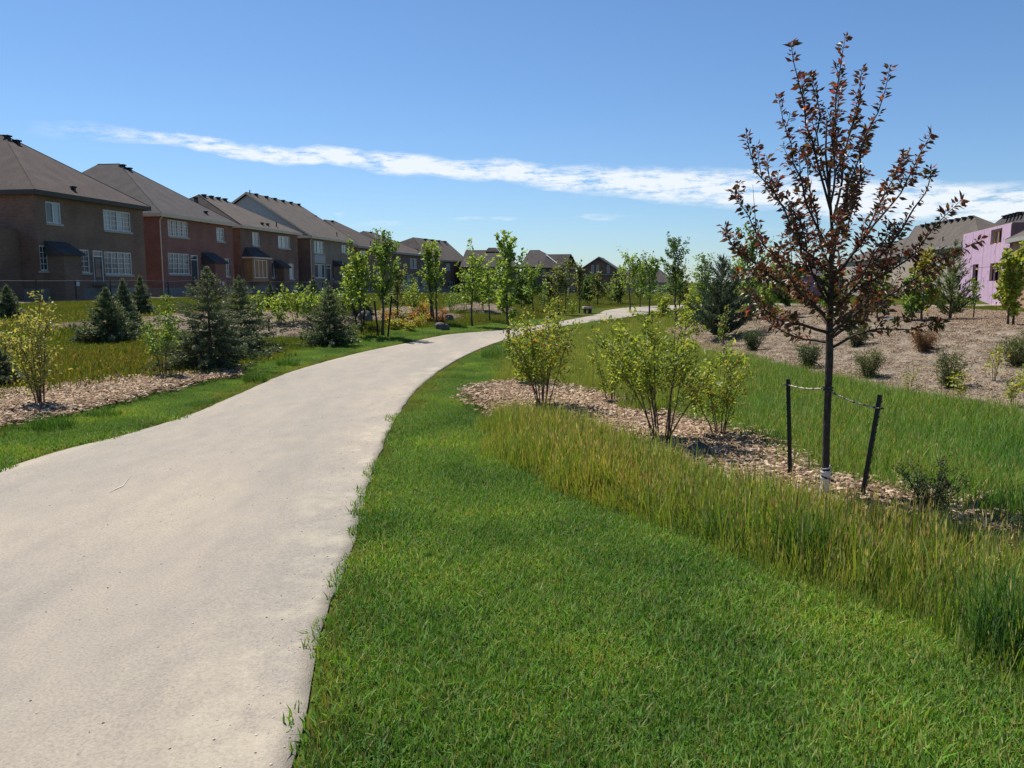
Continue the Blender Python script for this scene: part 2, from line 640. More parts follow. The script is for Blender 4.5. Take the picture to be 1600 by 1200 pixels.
def build_path():
    yy = np.concatenate([np.arange(-8, 30, 0.2), np.linspace(30, 65.4, 110)])
    n = len(yy)
    A, B = np.stack([x_left(yy), yy], 1), np.stack([x_right(yy), yy], 1)
    W = 11
    cross = [0, 0.05, 0.15, 0.3, 0.45, 0.6, 0.72, 0.84, 0.93, 0.975, 1.0]
    rng = np.random.default_rng(3)
    V, F = [], []
    for i in range(n):
        for q in range(W):
            s = cross[q]
            p = A[i] * (1 - s) + B[i] * s
            if q in (0, W - 1):
                p = p + rng.normal(0, 0.008, 2)
            crown = 0.014 + 0.016 * (1 - (2 * s - 1) ** 2)
            V.append((p[0], p[1], float(hills(p[0], p[1])) + crown))
    for i in range(n - 1):
        for q in range(W - 1):
            a = i * W + q
            F.append((a, a + 1, a + W + 1, a + W))
    for e in (0, W - 1):                                                     # edges go down into the soil
        base = len(V)
        for i in range(n):
            x, y, z = V[i * W + e]
            V.append((x, y, z - 0.12))
        for i in range(n - 1):
            a, b2, c, d = i * W + e, (i + 1) * W + e, base + i + 1, base + i
            F.append((a, b2, c, d) if e == 0 else (a, d, c, b2))
    me = bpy.data.meshes.new('path')
    me.from_pydata(V, [], F)
    me.polygons.foreach_set('use_smooth', [i < (n - 1) * (W - 1) for i in range(len(F))])
    dust = me.attributes.new('edge_dust', 'FLOAT', 'POINT')
    prof = [0.15, 0, 0, 0, 0, 0, 0, 0.05, 0.85, 1.0, 1.0]
    dust.data.foreach_set('value', np.array([prof[i % W] if i < n * W else (0.1 if i < n * W + n else 1.0) for i in range(len(V))], np.float32))
    me.update()
    o = link('path', me, path_material())
    tag(o, kind='structure')
    # a pale scratch in the surface
    mb = MB()
    pts = [gp(*p) for p in ((171, 776), (183, 770), (193, 765), (199, 757), (205, 748))]
    vs = []
    for k2, p in enumerate(pts):
        w = (0.004, 0.011, 0.016, 0.012, 0.004)[k2]
        vs += [(p[0] - w * 0.5, p[1] + w, p[2] + 0.030 + 0.004), (p[0] + w * 0.5, p[1] - w, p[2] + 0.030 + 0.004)]
    mb.add(vs, [(2 * k2, 2 * k2 + 1, 2 * k2 + 3, 2 * k2 + 2) for k2 in range(4)])
    mb.build('scratch_mark', noisy('pale_scratch', (0.42, 0.37, 0.30), (0.5, 0.44, 0.36), 30), o)


build_path()

MULCH_COLS = [(0.26, 0.175, 0.110), (0.33, 0.235, 0.155), (0.19, 0.118, 0.072), (0.44, 0.34, 0.24), (0.12, 0.076, 0.050), (0.28, 0.20, 0.14)]
mulch_mat = noisy('mulch_bark', (0.13, 0.085, 0.055), (0.30, 0.215, 0.145), 9, 0.95, 0.8, 8, 0.1, fine=0.5)
bank_mat = noisy('mulch_weathered', (0.155, 0.122, 0.090), (0.268, 0.220, 0.165), 2.6, 0.95, 0.8, 8, 0.1, fine=0.75)
soil_mat = noisy('bare_soil', (0.22, 0.18, 0.125), (0.34, 0.28, 0.20), 1.5, 0.95, 0.3, 6, 0.1, fine=0.3)


def bed_sheet(name, poly, step, material, rise=0.05, edge=0.25):
    x0, y0 = poly.min(0) - step
    x1, y1 = poly.max(0) + step
    xs, ys = np.arange(x0, x1 + step, step), np.arange(y0, y1 + step, step)
    X, Y = np.meshgrid(xs, ys)
    S = poly_sd(poly, X, Y)
    wob = 0.05 * np.sin(X * 7.1 + Y * 3.3) + 0.04 * np.sin(X * 3.7 - Y * 8.2)
    lump = 0.012 * np.sin(X * 9 + 1) * np.sin(Y * 8.3) + 0.01 * np.sin(X * 17 + Y * 5) * np.sin(Y * 15 - X * 4)
    Z = hills(X, Y) - 0.035 + (rise + 0.035) * sstep(-0.5 * edge, edge, S + wob) + lump * sstep(0, edge, S)
    keep = S > -edge - step
    idx = -np.ones(X.shape, int)
    c = keep[:-1, :-1] & keep[:-1, 1:] & keep[1:, 1:] & keep[1:, :-1]
    i = np.arange(X.size).reshape(X.shape)
    F = np.stack([i[:-1, :-1][c], i[:-1, 1:][c], i[1:, 1:][c], i[1:, :-1][c]], 1)
    used = np.unique(F)
    remap = np.zeros(X.size, int)
    remap[used] = np.arange(len(used))
    V = np.stack([X.ravel(), Y.ravel(), Z.ravel()], 1)[used]
    o = link(name, np_mesh(name, V, remap[F], smooth=True), material)
    tag(o, kind='structure')
    return o


bed_sheet('mulch_bed', BED_RIGHT, 0.12, mulch_mat, 0.09)
bed_sheet('mulch_bed', BED_LEFT, 0.15, mulch_mat, 0.07)
bed_sheet('mulch_mound', MOUND_A, 0.3, bank_mat, 0.06, 0.4)
bed_sheet('mulch_mound', MOUND_B, 0.3, bank_mat, 0.06, 0.4)
bed_sheet('mulch_mound', MOUND_C, 0.3, bank_mat, 0.06, 0.4)
bed_sheet('mulch_bank', BANK, 0.25, bank_mat, 0.06, 0.3)


def fence_x(y):
    return -24.6 + 0.15 * (y - 46)


SOIL = np.array([(fence_x(y) - 0.3, y) for y in np.linspace(30, 120, 20)] + [(-30, 135), (-60, 120), (-60, 30)])
bed_sheet('garden_soil', SOIL, 1.6, soil_mat, 0.05, 0.8)


# ------------------------------------------------------------------ scattered ground cover (grass, chips)
def grass_patch(name, n, R, h, hs, w, lean, cols, seed, mat, heads=0.0, head_cols=None, curve=0.5):
    r = np.random.default_rng(seed)
    rad = R * np.sqrt(r.random(n))
    th = r.random(n) * 2 * np.pi
    bx, by = rad * np.cos(th), rad * np.sin(th)
    H = np.clip(r.normal(h, hs, n), h * 0.35, h * 1.9)
    az = r.random(n) * 2 * np.pi
    ln = np.abs(r.normal(0, lean, n))
    dx, dy = np.cos(az), np.sin(az)
    fa = r.random(n) * 2 * np.pi
    wx, wy = np.cos(fa) * w * 0.5, np.sin(fa) * w * 0.5
    W = r.uniform(0.7, 1.3, n)
    wx, wy = wx * W, wy * W

    def pt(t, k):
        off = H * ln * (t ** (1 + curve))
        z = H * t * np.sqrt(np.clip(1 - (ln * t * 0.6) ** 2, 0.15, 1))
        return np.stack([bx + dx * off + wx * k, by + dy * off + wy * k, z], 1)
    V = np.stack([pt(0, -0.8), pt(0, 0.8), pt(0.55, 0.9), pt(0.55, -0.9), pt(1.0, 0)], 1)           # n,5,3
    b = np.arange(n)[:, None] * 5
    F = np.concatenate([b + np.array([0, 1, 2]), b + np.array([0, 2, 3]), b + np.array([3, 2, 4])])
    cols = np.array(cols)
    ci = r.integers(0, len(cols), n)
    c = cols[ci] * r.uniform(0.75, 1.25, (n, 1))
    C = np.repeat(c[:, None, :], 5, 1)
    V, C = V.reshape(-1, 3), C.reshape(-1, 3)
    if heads > 0:                                                           # slim seed heads on stalks
        k = int(n * heads)
        s = r.choice(n, k, replace=False)
        tip = pt(1.0, 0)[s]
        ax = np.stack([dx * ln * 0.5, dy * ln * 0.5, np.ones(n)], 1)[s]
        ax /= np.linalg.norm(ax, axis=1, keepdims=True)
        hl = r.uniform(0.10, 0.2, (k, 1)) * h * 1.1
        sd = np.stack([np.cos(fa[s]), np.sin(fa[s]), np.zeros(k)], 1) * w * 0.55
        q = np.stack([tip - ax * hl * 0.4, tip + ax * hl * 0.2 + sd, tip + ax * hl, tip + ax * hl * 0.2 - sd], 1)
        n0 = len(V)
        b2 = n0 + np.arange(k)[:, None] * 4
        F = np.concatenate([F, b2 + np.array([0, 1, 2]), b2 + np.array([0, 2, 3])])
        hc = np.array(head_cols)[r.integers(0, len(head_cols), k)] * r.uniform(0.8, 1.2, (k, 1))
        V = np.concatenate([V, q.reshape(-1, 3)])
        C = np.concatenate([C, np.repeat(hc[:, None, :], 4, 1).reshape(-1, 3)])
    me = np_mesh(name, V, F, C)
    me.materials.append(mat)
    return bpy.data.objects.new(name, me)


def chip_patch(name, n, R, size, seed, mat):
    r = np.random.default_rng(seed)
    rad, th = R * np.sqrt(r.random(n)), r.random(n) * 2 * np.pi
    P = np.stack([rad * np.cos(th), rad * np.sin(th), r.uniform(0.0, 0.02, n)], 1)
    Ls = r.uniform(0.5, 1.5, n) * size
    Ws = Ls * r.uniform(0.18, 0.45, n)
    az, el = r.random(n) * 2 * np.pi, r.normal(0, 0.3, n)
    a = np.stack([np.cos(az) * np.cos(el), np.sin(az) * np.cos(el), np.sin(el)], 1)
    b = np.stack([-np.sin(az), np.cos(az), r.normal(0, 0.35, n)], 1)
    b /= np.linalg.norm(b, axis=1, keepdims=True)
    c = np.cross(a, b)
    hl, hw, ht = (Ls / 2)[:, None], (Ws / 2)[:, None], (Ws * 0.16)[:, None]
    V = np.stack([P - a * hl - b * hw * 0.6, P + a * hl * 0.8 - b * hw, P + a * hl + b * hw * 0.7, P - a * hl * 0.9 + b * hw,
                  P - a * hl * 0.9 - b * hw * 0.5 + c * ht * 2, P + a * hl * 0.7 - b * hw * 0.9 + c * ht * 2, P + a * hl * 0.9 + b * hw * 0.6 + c * ht * 2, P - a * hl * 0.8 + b * hw * 0.9 + c * ht * 2], 1)
    bse = np.arange(n)[:, None] * 8
    q = [(4, 5, 6, 7), (0, 1, 5, 4), (1, 2, 6, 5), (2, 3, 7, 6), (3, 0, 4, 7)]
    F = np.concatenate([bse + np.array(x) for x in q])
    col = np.array(MULCH_COLS)[r.integers(0, len(MULCH_COLS), n)] * r.uniform(0.7, 1.3, (n, 1))
    me = np_mesh(name, V.reshape(-1, 3), F, np.repeat(col[:, None, :], 8, 1).reshape(-1, 3))
    me.materials.append(mat)
    return bpy.data.objects.new(name, me)


def scatter(name, variants, P, rz, scl, idx, label, cat):
    """one object: copies of small tufts set out on given points"""
    coll = bpy.data.collections.new(name + '_tufts')
    for o in variants:
        coll.objects.link(o)
    me = bpy.data.meshes.new(name)
    n = len(P)
    me.vertices.add(n)
    me.vertices.foreach_set('co', np.asarray(P, np.float32).ravel())
    for nm, typ, arr in (('spin', 'FLOAT', rz), ('size', 'FLOAT', scl), ('pick', 'INT', idx)):
        a = me.attributes.new(nm, typ, 'POINT')
        a.data.foreach_set('value', np.asarray(arr, np.int32 if typ == 'INT' else np.float32))
    me.update()
    o = link(name, me)
    ng = bpy.data.node_groups.new(name + '_scatter', 'GeometryNodeTree')
    ng.interface.new_socket('Geometry', in_out='INPUT', socket_type='NodeSocketGeometry')
    ng.interface.new_socket('Geometry', in_out='OUTPUT', socket_type='NodeSocketGeometry')
    N, L = ng.nodes.new, ng.links.new
    gi, go = N('NodeGroupInput'), N('NodeGroupOutput')
    ip, ci = N('GeometryNodeInstanceOnPoints'), N('GeometryNodeCollectionInfo')
    ci.inputs['Collection'].default_value = coll
    ci.inputs['Separate Children'].default_value = True
    ci.inputs['Reset Children'].default_value = True
    ip.inputs['Pick Instance'].default_value = True

    def attr(nm, typ):
        a = N('GeometryNodeInputNamedAttribute')
        a.data_type = typ
        a.inputs['Name'].default_value = nm
        return a.outputs['Attribute']
    cx = N('ShaderNodeCombineXYZ')
    L(attr('spin', 'FLOAT'), cx.inputs[2])
    L(gi.outputs[0], ip.inputs['Points'])
    L(ci.outputs[0], ip.inputs['Instance'])
    L(attr('pick', 'INT'), ip.inputs['Instance Index'])
    L(cx.outputs[0], ip.inputs['Rotation'])
    L(attr('size', 'FLOAT'), ip.inputs['Scale'])
    L(ip.outputs[0], go.inputs[0])
    md = o.modifiers.new('scatter', 'NODES')
    md.node_group = ng
    tag(o, label, cat, kind='stuff')
    return o


def grid_pts(x0, x1, y0, y1, s, seed, mask, margin=2.5):
    r = np.random.default_rng(seed)
    X, Y = np.meshgrid(np.arange(x0, x1, s), np.arange(y0, y1, s))
    x = X.ravel() + r.uniform(-0.5, 0.5, X.size) * s
    y = Y.ravel() + r.uniform(-0.5, 0.5, X.size) * s
    k = (np.abs(x) < 0.78 * y + margin)
    x, y = x[k], y[k]
    k = mask(x, y)
    x, y = x[k], y[k]
    return x, y, r


LAWN_COLS = [(0.060, 0.135, 0.022), (0.075, 0.155, 0.028), (0.045, 0.110, 0.020), (0.095, 0.165, 0.036), (0.055, 0.125, 0.026), (0.12, 0.15, 0.05), (0.15, 0.15, 0.07)]
LONG_COLS = [(0.115, 0.165, 0.028), (0.090, 0.145, 0.026), (0.145, 0.180, 0.036), (0.065, 0.120, 0.022), (0.105, 0.145, 0.034), (0.18, 0.18, 0.06)]
SWALE_COLS = [(0.062, 0.135, 0.024), (0.085, 0.160, 0.032), (0.050, 0.110, 0.020), (0.11, 0.16, 0.05)]
DEEP_COLS = [(0.035, 0.085, 0.016), (0.045, 0.100, 0.020), (0.028, 0.070, 0.015)]
HEAD_COLS = [(0.23, 0.19, 0.09), (0.19, 0.15, 0.075), (0.27, 0.24, 0.12), (0.16, 0.11, 0.07)]
lawn_mat = leafy('lawn_blades', base=(1.68, 1.78, 1.42), trans=0.42, up=0.6, world_noise=(0.9, [(0.28, (0.48, 0.60, 0.66)), (0.5, (1, 1, 1)), (0.72, (1.70, 1.38, 1.1))], 1), per_instance=0.10, spec=0.12, rough=0.6)
long_mat = leafy('long_blades', base=(1.76, 1.70, 1.45), trans=0.45, up=0.5, spec=0.1, rough=0.6, world_noise=(0.5, [(0.30, (0.66, 0.86, 0.8)), (0.5, (1, 1, 1)), (0.70, (1.16, 0.98, 0.85))], 1), per_instance=0.12)
meadow_mat = leafy('meadow_blades', base=(1.25, 1.05, 1.0), trans=0.42, up=0.6, spec=0.08, rough=0.7, world_noise=(0.22, [(0.32, (0.62, 0.86, 0.75)), (0.5, (1, 1, 1)), (0.68, (1.12, 0.92, 0.85))], 1), per_instance=0.12)
chip_mat = leafy('mulch_chips', trans=0.0, rough=0.9, spec=0.1)


def build_cover():
    # --- mown lawn
    near = [grass_patch(f'lawn_tuft_{k}', 1100, 0.20, 0.036, 0.010, 0.0031, 0.75, LAWN_COLS, 10 + k, lawn_mat) for k in range(7)]
    mid = [grass_patch(f'lawn_sward_{k}', 760, 0.34, 0.042, 0.012, 0.0068, 0.7, LAWN_COLS, 30 + k, lawn_mat) for k in range(5)]

    def lawn(x, y):
        wob = 0.04 * np.sin(y * 5.3) + 0.03 * np.sin(y * 11.7 + 1)
        right = (x > x_right(y) + 0.27) & (x < x_tall(y) + 0.12 + wob)
        left = (x < x_left(y) - 0.27) & (x > x_left(y) - 1.75 + wob) & (y < 60)
        return (right | left) & (in_beds(x, y) < 0.0)
    x, y, r = grid_pts(-8, 4, 1.2, 9.2, 0.135, 1, lawn, 1.5)
    n1 = len(x)
    x2, y2, r = grid_pts(-8, 8, 9.1, 34, 0.26, 2, lawn, 1.0)
    X, Y = np.concatenate([x, x2]), np.concatenate([y, y2])
    idx = np.concatenate([r.integers(0, 7, n1), 7 + r.integers(0, 5, len(x2))])
    scatter('lawn_grass', near + mid, np.stack([X, Y, hills(X, Y)], 1), r.random(len(X)) * 6.28, r.uniform(0.8, 1.2, len(X)), idx, 'short mown green lawn grass along both sides of the path', 'grass')
    # --- ragged fringe that leans over the path edge
    fr = [grass_patch(f'edge_tuft_{k}', 60, 0.05, 0.036, 0.010, 0.0032, 0.35, LAWN_COLS + [(0.13, 0.08, 0.06), (0.17, 0.15, 0.07)], 50 + k, lawn_mat, 0.16, [(0.13, 0.075, 0.06), (0.10, 0.07, 0.05)]) for k in range(5)]
    ys = np.concatenate([np.arange(1.5, 4.5, 0.014), np.arange(4.5, 12, 0.028), np.arange(12, 34, 0.09)])
    ys2 = np.concatenate([np.arange(4.5, 16, 0.03), np.arange(16, 34, 0.06)])
    r = np.random.default_rng(5)
    X = np.concatenate([x_right(ys) + r.uniform(0.045, 0.22, len(ys)), x_left(ys2) - r.uniform(0.055, 0.22, len(ys2)) + 0.0])
    Y = np.concatenate([ys, ys2])
    sz = r.uniform(0.45, 1.05, len(X))
    ye = np.concatenate([np.arange(1.5, 6, 0.016), np.arange(6, 14, 0.03)])                # low blades right against the asphalt
    X = np.concatenate([X, x_right(ye) + r.uniform(0.028, 0.085, len(ye))])
    Y = np.concatenate([Y, ye])
    sz = np.concatenate([sz, r.uniform(0.4, 0.8, len(ye))])
    scatter('edge_grass', fr, np.stack([X, Y, hills(X, Y)], 1), r.random(len(X)) * 6.28, sz, r.integers(0, 5, len(X)), 'ragged grass fringe with tiny dark seed heads along the path edges', 'grass')
    # --- long yellow-green grass in front of and behind the planting bed on the right
    lt = [grass_patch(f'long_tuft_{k}', 125, 0.17, 0.205, 0.08, 0.0032, 0.36, LONG_COLS, 70 + k, long_mat, 0.28, HEAD_COLS) for k in range(8)]
    lf = [grass_patch(f'long_sward_{k}', 240, 0.42, 0.225, 0.07, 0.0085, 0.26, LONG_COLS, 90 + k, long_mat, 0.18, HEAD_COLS) for k in range(5)]

    def tall(x, y):
        wob = 0.10 * np.sin(y * 4.1 + 1) + 0.07 * np.sin(y * 9.7) + 0.06 * np.sin(x * 23 + y * 31)
        b = in_beds(x, y)
        return (x > x_tall(y) + wob) & (b < 0.10) & ((y > 9.3) | (x < np.interp(y, [0, 3, 5, 6, 7.2, 9.3], [2.9, 2.9, 2.55, 2.3, 1.7, 0.6]))) & ((y < 9.3) | (x < np.interp(y, [9.3, 11, 13, 17, 24, 40], [1.8, 3.3, 4.2, 4.5, 4.4, 12])))
    x, y, r = grid_pts(-1, 6.5, 1.4, 9.6, 0.115, 3, tall, 1.2)
    n1 = len(x)
    x2, y2, r = grid_pts(-1, 12, 9.5, 40, 0.33, 4, tall, 1.0)
    X, Y = np.concatenate([x, x2]), np.concatenate([y, y2])
    s = r.uniform(0.72, 1.2, len(X))
    s *= 0.38 + 0.62 * sstep(-0.05, 0.55, X - x_tall(Y))
    s *= 0.45 + 0.55 * sstep(0.5, 4.5, np.where(Y > 17, X - x_right(Y), 9.0))
    s *= 0.60 + 0.40 * sstep(-0.10, 0.22, -in_beds(X, Y))
    idx = np.concatenate([r.integers(0, 8, n1), 8 + r.integers(0, 5, len(x2))])
    scatter('long_grass', lt + lf, np.stack([X, Y, hills(X, Y)], 1), r.random(len(X)) * 6.28, s, idx, 'long yellow green grass with seed heads around the planting bed beside the lawn', 'grass')
    # --- fresh green grass in the swale
    sw = [grass_patch(f'swale_tuft_{k}', 140, 0.24, 0.145, 0.05, 0.0055, 0.5, SWALE_COLS, 120 + k, long_mat, 0.08, HEAD_COLS) for k in range(6)]

    def swale(x, y):
        return (y < 16) & (x > np.interp(y, [0, 3, 5, 6, 7.2, 9.3, 9.4, 11, 13, 16], [2.9, 2.9, 2.45, 2.2, 1.6, 0.5, 1.6, 3.1, 4.0, 4.3])) & (in_beds(x, y) < 0.03)
    x, y, r = grid_pts(0, 9, 1.4, 16, 0.17, 6, swale, 1.5)
    scatter('swale_grass', sw, np.stack([x, y, hills(x, y)], 1), r.random(len(x)) * 6.28, r.uniform(0.7, 1.3, len(x)) * (0.4 + 0.6 * sstep(-0.03, 0.2, -in_beds(x, y))), r.integers(0, 6, len(x)), 'fresh green grass in the dip below the mulch bank', 'grass')
    # --- meadow on the left and far off
    mt = [grass_patch(f'meadow_tuft_{k}', 300, 0.50, 0.115, 0.035, 0.0095, 0.34, LONG_COLS[:4] + [(0.085, 0.135, 0.022), (0.085, 0.135, 0.022)], 140 + k, meadow_mat, 0.10, HEAD_COLS) for k in range(6)]
    mf = [grass_patch(f'meadow_sward_{k}', 320, 1.15, 0.13, 0.04, 0.026, 0.3, LONG_COLS[:4] + [(0.085, 0.135, 0.022)], 160 + k, meadow_mat, 0.06, HEAD_COLS) for k in range(4)]

    def meadow(x, y):
        wob = 0.15 * np.sin(y * 2.1) + 0.1 * np.sin(y * 5.7)
        left = (x < x_left(y) - 1.62 + wob) & (x > np.maximum(fence_x(y) + 0.1, -60))
        return left & (in_beds(x, y) < 0.08)
    x, y, r = grid_pts(-26, 3, 7.5, 30, 0.36, 8, meadow, 1.5)
    n1 = len(x)

    def far(x, y):
        return (meadow(x, y) | (x > x_right(y) + 0.5)) & (in_beds(x, y) < 0.1) & ~((x > x_bank(y)) & (y < 34)) & ~((x > x_left(y) - 0.6) & (x < x_right(y) + 0.6))
    x2, y2, r = grid_pts(-30, 60, 30, 95, 0.85, 9, far, 2.0)
    X, Y = np.concatenate([x, x2]), np.concatenate([y, y2])
    s = r.uniform(0.75, 1.25, len(X)) * (0.45 + 0.55 * sstep(0.0, 0.6, x_left(Y) - 1.6 - X)) * (1 - 0.5 * sstep(16, 18, Y) * sstep(-13, -11, X))
    s[n1:] = r.uniform(0.75, 1.25, len(x2))
    idx = np.concatenate([r.integers(0, 6, n1), 6 + r.integers(0, 4, len(x2))])
    scatter('meadow_grass', mt + mf, np.stack([X, Y, hills(X, Y)], 1), r.random(len(X)) * 6.28, s, idx, 'olive green meadow grass between the path and the garden fence', 'grass')
    # --- wood chips
    cn = [chip_patch(f'chip_patch_{k}', 110, 0.22, 0.030, 200 + k, chip_mat) for k in range(5)]
    cf = [chip_patch(f'chip_field_{k}', 130, 0.50, 0.055, 220 + k, chip_mat) for k in range(4)]
    x, y, r = grid_pts(-14, 6, 3, 14, 0.17, 11, lambda x, y: np.maximum(poly_sd(BED_RIGHT, x, y), poly_sd(BED_LEFT, x, y)) > 0.02, 2.0)
    n1 = len(x)
    x2, y2, r = grid_pts(-16, 26, 6, 45, 0.31, 12, lambda x, y: np.maximum.reduce([poly_sd(b, x, y) for b in (MOUND_A, MOUND_B, MOUND_C, BANK)]) > 0.1, 2.0)
    X, Y = np.concatenate([x, x2]), np.concatenate([y, y2])
    Z = hills(X, Y) + np.concatenate([np.full(n1, 0.075), np.full(len(x2), 0.055)])
    idx = np.concatenate([r.integers(0, 5, n1), 5 + r.integers(0, 4, len(x2))])
    scatter('mulch_chips', cn + cf, np.stack([X, Y, Z], 1), r.random(len(X)) * 6.28, r.uniform(0.8, 1.2, len(X)), idx, 'loose tan wood chips covering the planting beds and mounds', 'mulch')
    # --- grit on the path
    pm = leafy('grit', trans=0.0, rough=0.9, spec=0.2)
    pv = []
    for k in range(4):
        rr = np.random.default_rng(260 + k)
        t = (1 + 5 ** 0.5) / 2
        V = np.array([(-1, t, 0), (1, t, 0), (-1, -t, 0), (1, -t, 0), (0, -1, t), (0, 1, t), (0, -1, -t), (0, 1, -t), (t, 0, -1), (t, 0, 1), (-t, 0, -1), (-t, 0, 1)], float)
        V = V * 0.0017 * rr.uniform(0.7, 1.3, (12, 1)) * np.array([1.2, 0.9, 0.6])
        F = np.array([(0, 11, 5), (0, 5, 1), (0, 1, 7), (0, 7, 10), (0, 10, 11), (1, 5, 9), (5, 11, 4), (11, 10, 2), (10, 7, 6), (7, 1, 8), (3, 9, 4), (3, 4, 2), (3, 2, 6), (3, 6, 8), (3, 8, 9), (4, 9, 5), (2, 4, 11), (6, 2, 10), (8, 6, 7), (9, 8, 1)])
        c = [(0.55, 0.50, 0.42), (0.42, 0.38, 0.33), (0.20, 0.18, 0.16), (0.62, 0.58, 0.50)][k]
        me = np_mesh('grit', V, F, np.tile(np.array(c), (12, 1)))
        me.materials.append(pm)
        pv.append(bpy.data.objects.new(f'grit_{k}', me))
    n = 1500
    Y = r.uniform(1.6, 13, n) ** 1.0
    u = np.where(r.random(n) < 0.45, 1 - np.abs(r.normal(0, 0.05, n)), r.random(n))
    u = np.clip(u, 0.01, 0.995)
    X = x_left(Y) * (1 - u) + x_right(Y) * u
    Z = hills(X, Y) + 0.015 + 0.016 * (1 - (2 * u - 1) ** 2)
    scatter('path_gravel', pv, np.stack([X, Y, Z], 1), r.random(n) * 6.28, r.uniform(0.4, 1.0, n) ** 2 * 1.7, r.integers(0, 4, n), 'fine loose grit lying on the pale path, thickest along its edges', 'gravel')
    # --- a few darker, lusher grass clumps: each a tussock of its own
    specs = [(1256, 885, 0.17, 0.30, 'dark green grass tussock at the lawn edge below the staked red tree'),
             (1585, 1035, 0.20, 0.36, 'large dark green grass tussock nearest the camera at the lawn edge'),
             (1135, 852, 0.12, 0.18, 'small dark grass tussock at the lawn edge before the planting bed'),
             (80, 675, 0.24, 0.17, 'bushy dark grass tussock in the mown strip across the path'),
             (160, 655, 0.20, 0.11, 'low dark grass tussock beside the mulch bed across the path'),
             (398, 597, 0.20, 0.15, 'dark grass tussock on the mown verge below the big spruce'),
             (450, 572, 0.22, 0.13, 'low grass tussock on the verge where the path starts to bend'),
             (772, 560, 0.3, 0.2, 'tall dark grass tussock on the inside of the path bend')]
    for k, (px, py, R, h, lab) in enumerate(specs):
        p = gp(px, py)
        o = grass_patch('grass_tussock', 420, R, h, h * 0.25, 0.006, 0.5, DEEP_COLS, 300 + k, long_mat, curve=0.9)
        o.location = p
        COL.objects.link(o)
        tag(o, lab, 'grass tussock', 'dark grass tussocks')


build_cover()


# ------------------------------------------------------------------ plants
def leaves_mesh(name, P, D, Nn, Ln, Wd, C, fold=0.25):
    """many pointed leaves: base P, direction D, facing Nn, length, width, colour"""
    n = len(P)
    D = D / (np.linalg.norm(D, axis=1, keepdims=True) + 1e-9)
    S = np.cross(D, Nn)
    S /= (np.linalg.norm(S, axis=1, keepdims=True) + 1e-9)
    U = np.cross(S, D)
    Ln, Wd = Ln[:, None], Wd[:, None]
    mid = P + D * Ln * 0.45
    V = np.stack([P, mid + S * Wd * 0.5 + U * Wd * fold, P + D * Ln - U * Ln * 0.06, mid - S * Wd * 0.5 + U * Wd * fold], 1)
    b = np.arange(n)[:, None] * 4
    F = np.concatenate([b + np.array([0, 1, 2]), b + np.array([0, 2, 3])])
    return np_mesh(name, V.reshape(-1, 3), F, np.repeat(C[:, None, :], 4, 1).reshape(-1, 3))


def unit(a):
    return a / (np.linalg.norm(a, axis=-1, keepdims=True) + 1e-9)


def pick_cols(r, cols, n, jit=0.25):
    c = np.array(cols)[r.integers(0, len(cols), n)]
    return c * r.uniform(1 - jit, 1 + jit, (n, 1))


bark_grey = noisy('bark_grey', (0.055, 0.048, 0.042), (0.12, 0.105, 0.09), 40, 0.9, 0.4, 5, 0.1)
bark_dark = noisy('bark_dark', (0.034, 0.026, 0.024), (0.085, 0.062, 0.054), 45, 0.85, 0.5, 5, 0.2, (1, 1, 0.4))
bark_brown = noisy('bark_brown', (0.09, 0.055, 0.038), (0.17, 0.115, 0.08), 50, 0.9, 0.3, 5, 0.1)
leaf_mat = leafy('green_leaf', base=(1.72, 1.5, 1.85), trans=0.5, trans_tint=(1.3, 1.2, 0.6), spec=0.3, rough=0.45)
needle_mat = leafy('needles', trans=0.30, trans_tint=(1.1, 1.1, 0.7), spec=0.25, rough=0.5)
red_leaf_mat = leafy('bronze_leaf', base=(1.22, 1.2, 1.12), trans=0.32, trans_tint=(1.5, 0.82, 0.62), spec=0.32, rough=0.4)

BRIGHT = [(0.125, 0.215, 0.030), (0.155, 0.245, 0.040), (0.095, 0.175, 0.026), (0.185, 0.260, 0.055), (0.075, 0.140, 0.022)]
FRESH = [(0.085, 0.165, 0.028), (0.105, 0.190, 0.034), (0.065, 0.130, 0.024), (0.13, 0.205, 0.045)]
DEEPG = [(0.050, 0.105, 0.024), (0.062, 0.125, 0.030), (0.038, 0.085, 0.020), (0.08, 0.14, 0.036)]
OLIVE = [(0.085, 0.120, 0.034), (0.105, 0.140, 0.042), (0.065, 0.098, 0.028), (0.12, 0.15, 0.05)]
LIME = [(0.20, 0.255, 0.032), (0.155, 0.225, 0.030), (0.22, 0.25, 0.045), (0.11, 0.19, 0.028), (0.23, 0.21, 0.045)]
YELLOW = [(0.22, 0.19, 0.035), (0.19, 0.18, 0.034), (0.15, 0.17, 0.032), (0.23, 0.15, 0.036)]
ORANGE = [(0.18, 0.085, 0.028), (0.15, 0.065, 0.026), (0.13, 0.095, 0.030), (0.19, 0.115, 0.030)]
SPRUCE = [(0.135, 0.165, 0.100), (0.160, 0.190, 0.112), (0.100, 0.132, 0.084), (0.185, 0.210, 0.110)]
SPRUCE_TIP = [(0.20, 0.24, 0.10), (0.23, 0.27, 0.11), (0.17, 0.21, 0.11)]
BLUEP = [(0.075, 0.105, 0.078), (0.095, 0.125, 0.09), (0.055, 0.082, 0.062)]


